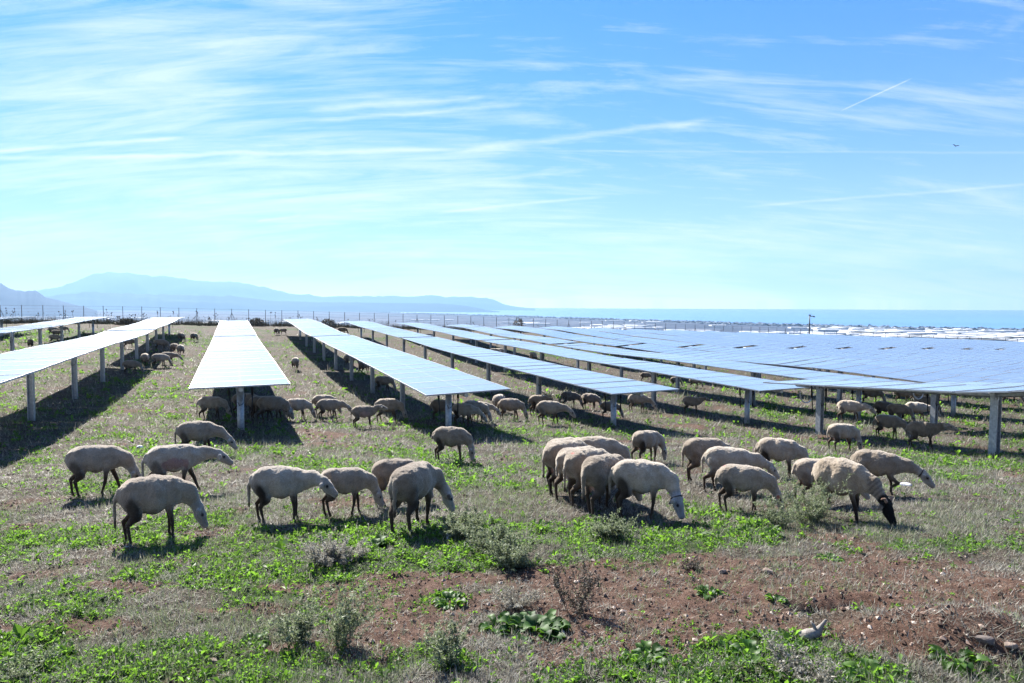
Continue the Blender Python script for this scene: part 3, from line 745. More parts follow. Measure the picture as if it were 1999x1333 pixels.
# ------------------------------------------------------------------ coast, sea, hills, greenhouses
PZ = -76.0
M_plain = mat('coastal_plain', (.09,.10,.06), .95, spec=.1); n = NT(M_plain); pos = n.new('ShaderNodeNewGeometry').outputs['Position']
n.base(n.ramp(n.noise(pos, .006, 7, .7), [(.35, (.02,.035,.06)), (.5, (.045,.06,.10)), (.68, (.12,.13,.16))]))  # bluish tones: air haze put into the plain's colour
coast = [(-40000, 21000), (-9000, 20500), (-3600, 13500), (-1300, 8800), (0, 6300), (840, 4450), (1400, 3300), (2050, 2650), (2900, 2200), (5200, 1500), (9000, 900)]
rc = random.Random(3); shore = []
for (a, b) in zip(coast[:-1], coast[1:]):
    for i in range(14):
        t = i/14; j = 1 if 0 < i else 0
        L = math.hypot(b[0]-a[0], b[1]-a[1])
        shore.append((a[0]+(b[0]-a[0])*t+rc.gauss(0, .004)*L*j, a[1]+(b[1]-a[1])*t+rc.gauss(0, .006)*L*j))
shore.append(coast[-1])
V = []; Fq = []
for i, (x, y) in enumerate(shore):
    V += [(x*.03 if y > 3000 else x*.1-0, 300 if True else 0, PZ), (x, y, PZ)]
for i, (x, y) in enumerate(shore): V[2*i] = (x*.35 if x < 0 else x*.9, 250, PZ)
for i in range(len(shore)-1): k = 2*i; Fq.append((k, k+2, k+3, k+1))
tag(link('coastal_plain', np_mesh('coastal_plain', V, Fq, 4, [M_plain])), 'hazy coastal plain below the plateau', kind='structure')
M_sea = mat('sea_water', (.02,.10,.16), .3, 0, .5); n = NT(M_sea); pos = n.new('ShaderNodeNewGeometry').outputs['Position']
mp = n.new('ShaderNodeMapping'); n.l.new(pos, mp.inputs[0]); mp.inputs['Scale'].default_value = (.0002, .0012, 1)
n.base(n.ramp(n.noise(mp.outputs[0], 1, 4), [(.35, (.05,.15,.36)), (.65, (.09,.22,.46))]))
V = [(-60000, 200, PZ-4), (60000, 200, PZ-4), (110000, 110000, PZ-4), (-110000, 110000, PZ-4)]
tag(link('sea', np_mesh('sea', V, [(0, 1, 2, 3)], 4, [M_sea])), 'calm pale blue sea out to the horizon', kind='structure')
def ridge(name, pts, dist, depth, label, color, seed, top=1.0):
    """hill range: crest through photo outline points at a real distance, falling away on both sides"""
    px = np.array([p[0] for p in pts], float); py = np.array([p[1] for p in pts], float)
    X = np.linspace(px[0], px[-1], 420); Yp = np.interp(X, px, py)
    Yp = Yp+(fbm(X*.06, X*0, seed, 6)-.5)*6.5*np.clip((597-Yp)/20, 0, 1)
    J = 26; V = []
    for j in range(J):
        t = j/(J-1)*2-1.0
        for i, (a, b) in enumerate(zip(X, Yp)):
            d = ray(float(a), float(b)); k = dist/d.y; cx = d.x*k; cz = ZC+d.z*k
            H = max(cz-PZ, 2)
            w = max(0, 1-abs(t)**1.15)
            nn = float(fbm(np.array([cx*.0009]), np.array([t*3+seed]), seed+5, 4)[0]-.5)*(1-w)*w*4
            V.append((cx*(1+t*depth/dist), dist+t*depth, PZ-6+(H+6)*max(0, w+nn*.5*(abs(t) > .02))))
    n0 = len(X); idx = np.arange(J*n0).reshape(J, n0)
    Fq = np.stack([idx[:-1, :-1], idx[:-1, 1:], idx[1:, 1:], idx[1:, :-1]], -1).reshape(-1, 4)
    m = mat(name+'_rock', color, .95, spec=.05)  # hill colour is blue to add painted haze to the real air
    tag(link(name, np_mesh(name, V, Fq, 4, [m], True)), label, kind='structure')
MTN = [(-900,560),(-500,556),(-200,562),(0,568),(70,568),(110,560),(150,548),(180,535),(210,528),(235,530),(290,535),(355,541),(385,548),(440,548),(490,553),(530,562),(560,571),(620,577),(700,578),(780,578),(840,575),(870,579),(930,579),(960,584),(985,594),(1005,598),(1030,601),(1045,602)]
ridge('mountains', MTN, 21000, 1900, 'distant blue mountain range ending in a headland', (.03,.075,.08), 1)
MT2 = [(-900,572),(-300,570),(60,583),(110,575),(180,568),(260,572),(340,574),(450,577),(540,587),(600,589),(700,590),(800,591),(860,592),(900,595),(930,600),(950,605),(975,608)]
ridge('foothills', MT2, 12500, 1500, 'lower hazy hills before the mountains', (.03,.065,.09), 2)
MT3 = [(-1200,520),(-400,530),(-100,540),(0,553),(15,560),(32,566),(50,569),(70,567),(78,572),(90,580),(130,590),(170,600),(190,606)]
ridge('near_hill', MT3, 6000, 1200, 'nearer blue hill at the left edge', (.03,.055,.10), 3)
# low dark wooded strip on the shore and greenhouses
def greenhouses():
    r = np.random.default_rng(9); mb = MB()
    for i in range(2600):
        y = 700*(6.2)**r.random(); x = r.uniform(-.75, .95)*y
        if x > 0: ymax = np.interp(x, [0, 840, 1400, 2050, 2900], [6300, 4450, 3300, 2650, 2200])
        else: ymax = np.interp(-x, [0, 1300, 3600], [6300, 8800, 13500])
        if y > ymax*.88: continue
        c = fbm(np.array([x*.0025]), np.array([y*.0025]), 8, 3)[0]
        bias = .06 if x/y > .45 else (-.0 if x > 0 else -.03)
        if c+bias < .55: continue
        w, dd = r.uniform(30, 110), r.uniform(25, 70)
        mb.box((x, y, PZ+2.5), (w, dd, 5))
    for i in range(45):
        y = r.uniform(1150, 1900); x = r.uniform(.42, .78)*y
        mb.box((x, y, PZ+2.5), (r.uniform(60, 200), r.uniform(20, 60), 5))
    m = mat('greenhouse_plastic', (.55,.56,.58), .6)
    o = link('greenhouses', mb.mesh('greenhouses', [m])); tag(o, 'white plastic greenhouses spread over the coastal plain', 'greenhouses', kind='stuff')
    mb = MB()
    for i in range(1500):
        k = r.integers(30, len(shore)-16); t = r.random(); x = shore[k][0]*(1-t)+shore[k+1][0]*t; y = shore[k][1]*(1-t)+shore[k+1][1]*t
        q = r.uniform(.88, .995); s = r.uniform(8, 18)
        mb.tube([(x*q, y*q, PZ-1), (x*q+r.normal(0, 3), y*q, PZ+r.uniform(3, 5)), (x*q, y*q, PZ+r.uniform(5, 8))], [s, s*.8, s*.25], 7)
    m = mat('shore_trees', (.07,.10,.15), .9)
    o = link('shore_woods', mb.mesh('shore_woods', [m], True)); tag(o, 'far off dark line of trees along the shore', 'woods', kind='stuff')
greenhouses()

# bird
mb = MB(); mb.tube([(-.14, 0, 0), (0, 0, .01), (.12, 0, 0)], [.01, .045, .015], 8)
mb.v += [(-.03, .02, .02), (.06, .02, .02), (.02, .30, .10), (-.03, -.02, .02), (.06, -.02, .02), (.02, -.30, .08), (.02, .15, .14), (.02, -.15, .13)]
kk = len(mb.v)-8; mb.f += [(kk, kk+1, kk+6), (kk+6, kk+1, kk+2), (kk, kk+6, kk+2), (kk+3, kk+7, kk+4), (kk+7, kk+5, kk+4), (kk+3, kk+5, kk+7)]; mb.m += [0]*6
d = ray(1866, 285); t = 60/d.y
o = link('bird', mb.mesh('bird', [mat('bird_feathers', (.02,.02,.025), .8)])); o.location = (d.x*t, 60, ZC+d.z*t); o.rotation_euler = (.2, .1, 1.4)
tag(o, 'tiny dark bird flying high in the sky at right', 'bird')
#SHEEP_BEGIN
# ------------------------------------------------------------------ sheep
def rcone_field(prims, lo, hi, res):
    nx, ny, nz = [int(math.ceil((hi[i]-lo[i])/res))+1 for i in range(3)]
    Fd = np.full((nx, ny, nz), .3, np.float32)
    ax = [lo[i]+np.arange(m)*res for i, m in enumerate((nx, ny, nz))]
    for (a, ra, b, rb, k, sy) in prims:
        a = np.array(a, float); b = np.array(b, float); m = max(ra, rb)*1.05+k+2.5*res
        sl = []
        for i in range(3):
            l_ = min(a[i], b[i])-m; h_ = max(a[i], b[i])+m
            i0 = max(0, int((l_-lo[i])/res)); i1 = min((nx, ny, nz)[i], int((h_-lo[i])/res)+2); sl.append(slice(i0, i1))
        X = ax[0][sl[0]][:, None, None]; Y = ax[1][sl[1]][None, :, None]; Z = ax[2][sl[2]][None, None, :]
        cy = (a[1]+b[1])/2
        Yc = cy+(Y-cy)/sy; a2 = a.copy(); b2 = b.copy(); a2[1] = cy+(a[1]-cy)/sy; b2[1] = cy+(b[1]-cy)/sy
        ba = b2-a2; L2 = max(ba@ba, 1e-9)
        t = np.clip(((X-a2[0])*ba[0]+(Yc-a2[1])*ba[1]+(Z-a2[2])*ba[2])/L2, 0, 1)
        d = np.sqrt((X-a2[0]-t*ba[0])**2+(Yc-a2[1]-t*ba[1])**2+(Z-a2[2]-t*ba[2])**2)-(ra+(rb-ra)*t)
        if sy < 1: d = d*(.5+.5*sy)
        S = Fd[sl[0], sl[1], sl[2]]
        h = np.clip(k-np.abs(S-d), 0, None)/k
        Fd[sl[0], sl[1], sl[2]] = np.minimum(S, d)-h*h*k*.25
    return Fd, ax
def surface_nets(Fd, lo, res):
    ins = Fd < 0
    A = np.zeros(tuple(s-1 for s in Fd.shape), np.int8)
    for i in (0, 1):
        for j in (0, 1):
            for k in (0, 1):
                A += ins[i:Fd.shape[0]-1+i, j:Fd.shape[1]-1+j, k:Fd.shape[2]-1+k]
    act = (A > 0) & (A < 8); C = np.argwhere(act); idx = np.full(A.shape, -1, np.int32); idx[act] = np.arange(len(C))
    P = np.zeros((len(C), 3)); cnt = np.zeros(len(C))
    for axis in range(3):
        o1, o2 = [q for q in range(3) if q != axis]
        for i in (0, 1):
            for j in (0, 1):
                s = np.zeros(3, int); s[o1] = i; s[o2] = j; e = s.copy(); e[axis] = 1
                f0 = Fd[tuple((C+s).T)]; f1 = Fd[tuple((C+e).T)]
                cr = (f0 < 0) != (f1 < 0); t = np.where(cr, f0/np.where(cr, f0-f1, 1), 0)
                q = s+np.zeros((len(C), 3)); q[:, axis] += t
                P += q*cr[:, None]; cnt += cr
    V = (C+P/cnt[:, None])*res+np.array(lo)
    Q = []
    for axis in range(3):
        o1, o2 = [(1, 2), (2, 0), (0, 1)][axis]
        sl0 = [slice(None)]*3; sl1 = [slice(None)]*3; sl0[axis] = slice(0, -1); sl1[axis] = slice(1, None)
        a = ins[tuple(sl0)]; b = ins[tuple(sl1)]; E = np.argwhere(a != b)
        E = E[(E[:, o1] > 0) & (E[:, o2] > 0) & (E[:, o1] < Fd.shape[o1]-1) & (E[:, o2] < Fd.shape[o2]-1)]
        u1 = np.zeros(3, int); u1[o1] = 1; u2 = np.zeros(3, int); u2[o2] = 1
        c0, c1, c2, c3 = [idx[tuple((E-d).T)] for d in (u1+u2, u2, 0*u1, u1)]
        q = np.stack([c0, c1, c2, c3], -1); fl = ~a[tuple(E.T)]; q[fl] = q[fl][:, ::-1]; Q.append(q)
    Q = np.concatenate(Q); return V, Q[(Q >= 0).all(1)]
NECK = {'graze': ((.45,.50,.095), (.565,.31,.064), (.085,-.215)), 'low': ((.50,.535,.095), (.72,.43,.062), (.15,-.175)),
        'reach': ((.50,.50,.09), (.70,.335,.06), (.13,-.19)), 'level': ((.47,.62,.095), (.635,.66,.066), (.205,-.075)),
        'mid': ((.49,.565,.095), (.69,.53,.064), (.18,-.15)), 'tuck': ((.42,.48,.095), (.50,.29,.062), (.03,-.225))}
def sheep_mesh(pose='graze', hy=0, step=(0, 0, 0, 0), lift=None, fat=1.0, wool=(.42,.37,.30), leg=(.075,.054,.038), face=(.38,.335,.285), haunch=.6, flank=None,
               udder=True, tail=1.0, tswing=0, res=.016, seed=0, horns=False, rump_mark=False, earcol=None, neckdark=False):
    r = np.random.default_rng(seed)
    N1, PO, MZ = NECK[pose]; c, s = math.cos(R(hy)), math.sin(R(hy))
    bx = .30
    def rot(x, y, z, f=1.0):
        cc, ss = math.cos(R(hy)*f), math.sin(R(hy)*f); return (bx+(x-bx)*cc-y*ss, (x-bx)*ss+y*cc, z)
    n1 = rot(N1[0], 0, N1[1], .55); po = rot(PO[0], 0, PO[1]); mz = rot(PO[0]+MZ[0], 0, PO[1]+MZ[1])
    f = np.array(mz)-np.array(po); f /= np.linalg.norm(f); lat = np.array([-s, c, 0.]); up = np.cross(f, lat); up = up if up[0]*c+up[1]*s+up[2]*.6 > 0 else -up
    po = np.array(po); mz = np.array(mz)
    P = []
    A = lambda a, ra, b, rb, k=.05, sy=1.0: P.append((a, ra, b, rb, k, sy))
    A((.25,0,.54), .152, (.02,0,.525), .185*fat, .05, .92)
    A((.02,0,.525), .185*fat, (-.26,0,.545), .162*fat**.5, .05, .95)
    A((-.22,0,.575), .125, (-.37,0,.545), .105, .08, .95)
    A((.24,0,.60), .095, (-.15,0,.615), .09, .06, 1.0)
    A((-.25,.075,.655), .035, (-.36,.06,.625), .035, .06); A((-.25,-.075,.655), .035, (-.36,-.06,.625), .035, .06)
    A((.29,0,.52), .125, (.36,0,.52), .10, .06, .85)
    A((.30,0,.53), .125, n1, N1[2], .07, .85)
    A(n1, N1[2], tuple(po-f*.03), PO[2]*1.0, .05, .85)
    mz = po+(mz-po)*.90
    A(tuple(po), PO[2]*1.02, tuple(po+f*.08-up*.005), .064, .03, .82)
    A(tuple(po+f*.07), .058, tuple(mz), .040, .03, .82)
    A(tuple(po+f*.07-up*.035), .040, tuple(mz-up*.010), .032, .03, .9)
    for sg in (-1, 1):
        e0 = po+lat*sg*.045-f*.005+up*.015; e1 = po+lat*sg*.155+f*.03-up*.03
        A(tuple(e0), .020, tuple((e0+e1)/2), .030, .012); A(tuple((e0+e1)/2), .030, tuple(e1), .010, .01)
        if horns:
            q = [po+lat*sg*.03+up*.045, po+lat*sg*.07+up*.075-f*.04, po+lat*sg*.11+up*.04-f*.06]
            A(tuple(q[0]), .022, tuple(q[1]), .017, .01); A(tuple(q[1]), .017, tuple(q[2]), .009, .01)
    lift = lift or (0, 0, 0, 0)
    for i, (sg, dx, lf) in enumerate(zip((1, -1, 1, -1), step, lift)):
        if i < 2:   # front
            hip = (.235, sg*.085, .46); el = (.215+dx*.25, sg*.095, .365); kn = (.235+dx*.6+lf*.10, sg*.085, .215+lf*.05)
            ft = (.225+dx*1.0-lf*.02, sg*.08, .065+lf*.12); ho = (.245+dx*1.0-lf*.04, sg*.08, .022+lf*.10)
            A(hip, .085, el, .050, .04, .8); A(el, .046, kn, .027, .02); A(kn, .028, ft, .018, .008); A(ft, .020, ho, .025, .01)
        else:
            hip = (-.28, sg*.085, .47); st = (-.235+dx*.3, sg*.105, .345); hk = (-.375+dx*.8, sg*.09, .245+lf*.04)
            ft = (-.345+dx*1.0, sg*.085, .065+lf*.06); ho = (-.320+dx*1.0, sg*.085, .022+lf*.05)
            A(hip, .112, st, .066, .05, .8); A(st, .060, hk, .029, .03); A(hk, .029, ft, .019, .008); A(ft, .021, ho, .026, .01)
    if tail > 0:
        t0 = (-.455,0,.60); t1 = (-.485-.02*tail,tswing*.4,.50); t2 = (-.475-.03*tail,tswing,.60-.36*tail)
        A(t0, .030, t1, .026, .03); A(t1, .026, t2, .018, .01)
    if udder: A((-.20, .02, .375), .06, (-.23, -.02, .335), .048, .03)
    lo = (min(-.60, -.42+min(step[2:])-.06), min(-.26, po[1]-.2, mz[1]-.15), -.02); hi = (max(.45, po[0]+.2, mz[0]+.10, .28+max(step[:2])+.1), max(.26, po[1]+.2, mz[1]+.15), .80)
    Fd, ax = rcone_field(P, lo, hi, res); V, Q = surface_nets(Fd, lo, res)
    # coat colour: the fleece, face, legs, dirt, bare patches and painted shade on belly and legs
    x, y, z = V.T
    sm = lambda t: np.clip(t, 0, 1)*np.clip(t, 0, 1)*(3-2*np.clip(t, 0, 1))
    col = np.tile(np.array(wool), (len(V), 1))
    col *= (1+.16*(fbm(x*9+seed, z*9+y*7, seed, 3)-.5)*2)[:, None]
    def blend(m, cc): 
        nonlocal col; col = col*(1-m[:, None])+np.array(cc)*m[:, None]
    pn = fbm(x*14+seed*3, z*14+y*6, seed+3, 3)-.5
    belly = sm((.43-z+pn*.08)/.10)*(np.abs(x) < .42); blend(belly*.85, (.095,.066,.046))  # underside darkened: shade put into the fleece colour
    hd = np.minimum(np.linalg.norm(V-po, axis=1), np.linalg.norm(V-(po+mz)/2, axis=1)); hd = np.minimum(hd, np.linalg.norm(V-mz, axis=1))
    head = sm((.125-hd+pn*.03)/.03)
    lg = sm((.335-z+pn*.05)/.07)*(1-head)*((np.abs(y) > .03) | (np.abs(x) > .33)); far = np.linalg.norm(V[:, :2]-po[:2], axis=1) > .16
    blend(lg*np.where(far | (x < .36), 1, 0), leg)  # leg brown holds dirt and painted shade together
    hm = np.exp(-(((x+.29+(z-.42)*.25)/.085)**2+((z-.41)/.13)**2))*sm((np.abs(y)-.03)/.05); blend(np.clip(hm*2.3+pn*1.4*hm-.15, 0, 1)*min(1, haunch*1.25), (.034,.026,.020))
    hm = np.exp(-(((x+.42)/.08)**2+((z-.45)/.12)**2)); blend(np.clip(hm*1.2, 0, 1)*haunch*.7, (.10,.075,.055))
    if neckdark:
        nd = sm((x-.40)/.10)*(1-head); blend(nd*(.6+.2*np.clip(np.sin((x-z)*95), -1, 1)), (.06,.05,.045))
    if flank is not None:
        fm = sm((1-np.sqrt(((x-.03)/.22)**2+((z-.47)/.10)**2)+pn*.8)/.2)*(np.abs(y) > .08); blend(fm*.85, flank)
    blend(head, face)
    if earcol:
        de = np.minimum(np.linalg.norm(V-(po+lat*.12), axis=1), np.linalg.norm(V-(po-lat*.12), axis=1)); blend(sm((.05-de)/.02), earcol)
    if udder: du = np.linalg.norm(V-np.array((-.22, 0, .33)), axis=1); blend(sm((.095-du)/.03)*(z < .365)*(np.abs(y) < .07), (.50,.27,.21))
    for sg in (-1, 1):
        ec = po+f*.075+lat*sg*.048+up*.018; blend(sm((.026-np.linalg.norm(V-ec, axis=1))/.012), (.015,.012,.012))
    blend(sm((.030-np.linalg.norm(V-(mz+f*.03), axis=1))/.014)*.7, (.10,.07,.065))
    blend(sm((.035-z)/.02)*(hd > .12), (.02,.016,.014))
    if rump_mark: blend(sm((.05-np.linalg.norm(V-np.array((-.33, 0, .665)), axis=1))/.02), (.55,.10,.09))
    if horns: 
        dh = np.min([np.linalg.norm(V-q_, axis=1) for sg in (-1, 1) for q_ in (po+lat*sg*.06+up*.07-f*.03, po+lat*sg*.11+up*.04-f*.06)], axis=0); blend(sm((.04-dh)/.015), (.42,.22,.14))
    # uneven fleece
    if res < .03:
        Nn = np.zeros_like(V); 
        fn = np.cross(V[Q[:, 2]]-V[Q[:, 0]], V[Q[:, 3]]-V[Q[:, 1]])
        for i in range(4): np.add.at(Nn, Q[:, i], fn)
        Nn /= np.linalg.norm(Nn, axis=1)[:, None]+1e-9
        amp = (1-head)*(1-lg)
        V = V+Nn*((fbm(x*13+seed, z*13+y*15, seed+9, 3)-.5)*.018+(fbm(x*4+seed, z*4+y*3, seed+19, 2)-.5)*.018+(r.random(len(V))-.5)*.006)[:, None]*amp[:, None]
    V[:, 0] = np.where(V[:, 0] < .28, V[:, 0]*.76, .2128+(V[:, 0]-.28)*.94)
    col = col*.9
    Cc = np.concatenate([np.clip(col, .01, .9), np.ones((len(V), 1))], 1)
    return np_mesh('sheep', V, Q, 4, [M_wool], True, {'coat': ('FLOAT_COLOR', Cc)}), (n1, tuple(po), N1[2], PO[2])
WOOLS = [(.40,.33,.255), (.33,.27,.205), (.45,.38,.30), (.28,.225,.17), (.36,.295,.225)]
STEPS = [((.05,-.05,-.04,.06), None), ((.09,-.07,.07,-.08), None), ((0,.03,.02,-.02), None), ((-.04,.08,-.07,.09), None), ((.10,-.04,-.02,.08), None), ((-.06,.06,.10,-.05), None)]
FARCACHE = {}
def sheep(bpx, fy, ty, head, pose, label, **kw):
    """bpx: photo x of the body centre, fy: y of the hooves, ty: y of the back, head: heading seen from the camera (0 right, 90 away)"""
    X, Y = hit(bpx, fy); Z = gz(X, Y)
    seed = int(bpx*7+fy*13) % 997; r = random.Random(seed)
    hgt = (fy-ty)/F*Y; sc = kw.pop('sc', None) or min(1.12, max(.84, hgt/.715))
    ln = kw.pop('ln', 1.0); st = STEPS[seed % len(STEPS)]; kw.setdefault('step', st[0]); kw.setdefault('wool', WOOLS[seed % 5])
    col = kw.pop('collar', None)
    if Y > 30:
        key = (pose, seed % 3)
        if key not in FARCACHE:
            FARCACHE[key] = sheep_mesh(pose=pose, res=.034, seed=seed % 3, step=STEPS[seed % 3][0], wool=WOOLS[(seed % 3)+1], haunch=.5, tail=.8)
        me, nk = FARCACHE[key]
    else:
        kw.setdefault('haunch', r.uniform(.35, .95)); kw.setdefault('fat', r.uniform(.95, 1.06)); kw.setdefault('tail', r.choice([.6, .9, 1]))
        kw.setdefault('hy', r.uniform(-14, 14)); kw.setdefault('udder', r.random() < .75)
        me, nk = sheep_mesh(pose=pose, res=.0145 if Y < 14 else .02, seed=seed, **kw)
    o = link('sheep', me); az = math.atan2(X, Y)
    o.rotation_euler = (0, 0, R(head)-az); o.scale = (sc*ln, sc, sc); o.location = (X, Y, Z-.012)
    tag(o, label, 'sheep', 'flock of grazing sheep')
    if col:
        n1, po, ra, rb = nk; n1 = (n1[0]*.94-.05, n1[1], n1[2]); po = (po[0]*.94-.05, po[1], po[2]); t = col; a = Vector(n1).lerp(Vector(po), t); d = (Vector(po)-Vector(n1)).normalized(); rr = ra+(rb-ra)*t
        mb = MB(); x = d.cross(Vector((0, 1, 0))).normalized(); yv = d.cross(x)
        ring = [a+(x*math.cos(w)*(rr+.004)+yv*math.sin(w)*(rr*.87+.004)) for w in np.linspace(0, 2*math.pi, 17)]
        mb.tube(ring, .009, 6, cap=False); link('collar', mb.mesh('collar', [M_collar], True), o)
    return o
S = sheep
# front, left
S(188, 968, 868, -8, 'graze', 'pale sheep striding at far left, its head hidden behind another', step=(.13,-.12,-.05,.08), haunch=.55, tail=.0)
S(300, 1058, 928, 4, 'graze', 'large ewe nearest the camera at left, muzzle down in bright weeds', rump_mark=True, haunch=.7, fat=1.07, step=(0,.03,-.02,.03), tail=1.05, hy=-8, ln=.93, wool=(.37,.29,.21))
S(340, 965, 866, 2, 'mid', 'sheep with shorn pink flank and long curved tail, walking', flank=(.33,.20,.185), step=(.16,-.13,-.12,.14), tail=1.1, haunch=.5, hy=-5, ln=1.0)
S(385, 893, 822, -4, 'reach', 'sheep walking past the foot of the round post', step=(.08,-.05,.05,-.06), haunch=.6, tail=.9)
S(548, 1020, 909, -6, 'mid', 'stout sheep at centre left with its head lowered toward another', step=(.02,.0,-.03,.08), haunch=.95, fat=1.08, tail=1, hy=-26, ln=.98)
S(672, 1008, 912, 2, 'graze', 'sheep stepping with raised hind foot, muzzle behind the rear-view ewe', step=(.05,-.09,-.02,.06), lift=(0, 0, 0, .8), haunch=.2, tail=0)
S(772, 985, 893, 6, 'graze', 'sheep half hidden behind the rear-view ewe, pale back showing', haunch=.3, tail=0)
S(808, 1030, 916, 58, 'graze', 'ewe seen from behind with splayed hind legs, head turned right', hy=-42, step=(.03,-.03,-.05,.05), haunch=.5, fat=1.06, tail=1, sc=1.02)
S(880, 904, 834, -6, 'tuck', 'lone sheep grazing between the round post row and the front flock', haunch=.75, tail=.15, step=(0,.04,-.06,.05))
# tight cluster
S(1108, 948, 852, 30, 'graze', 'farthest back of the tight cluster, pale rump just showing', haunch=.3, tail=0)
S(1165, 948, 853, 12, 'graze', 'sheep at the far right side of the tight cluster, back sloping down', haunch=.3, tail=0)
S(1105, 962, 858, 38, 'graze', 'sheep with dark hind legs at the left edge of the tight cluster', leg=(.03,.022,.018), haunch=.6, hy=-20)
S(1130, 975, 870, 40, 'graze', 'second sheep from the left in the tight cluster', haunch=.3, hy=-15)
S(1148, 985, 875, 40, 'graze', 'sheep with a reddish rump mark amid the tight cluster', rump_mark=True, haunch=.3, hy=-10)
S(1180, 1000, 886, 48, 'graze', 'round sheep seen from behind at the front of the tight cluster', haunch=.4, fat=1.08, hy=-20, tail=1)
S(1250, 1008, 895, 2, 'graze', 'big ewe with dark collar and grey face, grazing beside the cluster', hy=-38, collar=.93, haunch=.75, fat=1.08, face=(.33,.33,.35), step=(-.03,-.06,-.02,.03), tail=1)
S(1262, 905, 841, 38, 'tuck', 'sheep with big dark haunch patch standing behind the cluster', haunch=1.0, hy=-30, step=(.02,-.02,-.08,.05))
# right of centre
S(1375, 945, 857, 28, 'graze', 'farther of two sheep walking away side by side, rump left', haunch=.3, tail=.9)
S(1420, 962, 871, 6, 'low', 'sheep striding right with outstretched neck behind a red marked one', haunch=.2, tail=.8, step=(.07,-.07,.09,-.12))
S(1448, 998, 905, 6, 'graze', 'sheep with a red rump mark and one orange ear, low weed at its feet', rump_mark=True, haunch=.6, earcol=(.5,.16,.08), step=(.03,-.05,-.05,.05), hy=4)
S(1518, 936, 856, 2, 'graze', 'sheep with brown haunch patch grazing behind the ram', haunch=.8, tail=.6)
S(1595, 985, 900, 20, 'reach', 'brownish ewe almost covered by the ram', haunch=.4, tail=.2, wool=(.38,.31,.24))
S(1640, 1014, 900, -20, 'reach', 'black faced ram with small brown horns, heavy fleece and dark neck', hy=-14, face=(.010,.009,.010), horns=True, fat=1.06, wool=(.38,.30,.215), leg=(.04,.03,.025), haunch=.5, udder=False, tail=.3, sc=1.0, ln=.84, neckdark=True, step=(.0,.10,-.06,.08))
S(1710, 967, 878, 0, 'low', 'sheep with collar walking right, one foreleg lifted', collar=.85, step=(.05,.06,-.02,.06), lift=(0, 1, 0, 0), haunch=.2, tail=.6)
# behind, right
S(1643, 880, 824, 30, 'tuck', 'sheep seen from its rear quarter beside the thick right hand post', hy=-35, haunch=.6, tail=.9)
S(1733, 858, 810, -2, 'graze', 'dark legged sheep stepping forward under the nearest table', haunch=.6, leg=(.04,.03,.025), tail=.9)
S(1800, 877, 822, 18, 'level', 'sheep with level head standing before the middle post of the nearest table', haunch=.5, hy=-25, tail=.8)
S(1658, 825, 781, -4, 'mid', 'brown shaded sheep walking behind the thick right hand post', tail=.6)
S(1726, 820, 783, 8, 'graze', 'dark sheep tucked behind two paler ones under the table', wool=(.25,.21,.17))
S(1752, 826, 788, 0, 'graze', 'grey sheep at the middle of the trio under the nearest table')
S(1788, 822, 784, 2, 'low', 'whitest sheep of the trio under the nearest table', wool=(.55,.50,.42))
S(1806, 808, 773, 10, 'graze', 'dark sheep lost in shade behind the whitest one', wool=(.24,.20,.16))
S(1700, 790, 757, 0, 'graze', 'shaded sheep showing only legs below the table edge at right')
S(1762, 788, 757, 20, 'graze', 'shaded sheep near the second conduit loop')
S(1790, 787, 757, 5, 'graze', 'shaded sheep right of the second conduit loop')
S(1970, 790, 757, 8, 'graze', 'reddish shaded sheep near the right edge under the table', wool=(.36,.24,.18))
# under the end-on table
S(412, 818, 772, -2, 'graze', 'shaded sheep with its tail out, left of the round post', tail=1.1)
S(512, 820, 770, -4, 'reach', 'shaded sheep with a pale face right of the round post', face=(.55,.53,.5))
S(530, 823, 768, -6, 'graze', 'sheep beyond the pale faced one, back sloping into sunlight')
S(478, 812, 766, 0, 'graze', 'sheep standing directly behind the round post in shade')
S(580, 820, 776, 0, 'graze', 'sheep grazing nose to tail with the next one, brown legs', haunch=.6)
S(632, 812, 770, 10, 'graze', 'sheep mostly hidden behind the sheep it overlaps in the sunny lane')
S(642, 820, 777, -2, 'low', 'sheep in the sunny lane following the one with the level head', haunch=.5, step=(.07,-.08,-.05,.08))
S(710, 836, 791, 4, 'level', 'sheep in the sunny lane with a level head and pinkish side', flank=(.38,.27,.23), haunch=.3, step=(.06,-.02,-.04,.02))
S(757, 824, 776, 4, 'graze', 'sheep stepping into the shadow of the table row', haunch=.4)
S(748, 765, 733, 0, 'graze', 'dim sheep in the shadow midway along that row')
S(712, 730, 700, 40, 'graze', 'dim sheep between two posts in the table shadow')
S(684, 716, 692, 15, 'graze', 'dark sheep beside a post in the far part of the shadow')
# under the next tables
S(862, 822, 780, -12, 'graze', 'shaded sheep with a long tail left of the two-damper post')
S(905, 832, 787, -6, 'reach', 'pale shaded sheep right of the two-damper post, head low')
S(925, 827, 783, -10, 'graze', 'sheep squeezed between its neighbours beside the damper post')
S(938, 822, 786, 0, 'low', 'pale sheep leaving the shade with outstretched neck', step=(.07,-.05,-.05,.05), wool=(.42,.36,.28))
S(974, 806, 768, 65, 'graze', 'small sheep rump peeping from behind another')
S(995, 820, 775, 0, 'graze', 'sheep grazing left of the walking ewe, ruddy belly', haunch=.4)
S(1053, 812, 771, 12, 'graze', 'dark sheep behind the walking ewe')
S(1072, 831, 783, 0, 'low', 'walking ewe with head stretched down beside a pale weed', step=(.09,-.10,-.05,.12), haunch=.5, tail=.9)
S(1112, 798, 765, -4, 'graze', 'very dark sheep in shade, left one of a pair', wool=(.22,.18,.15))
S(1152, 800, 767, -20, 'graze', 'dark sheep in shade, right one of a pair, pale shoulder', wool=(.30,.25,.21))
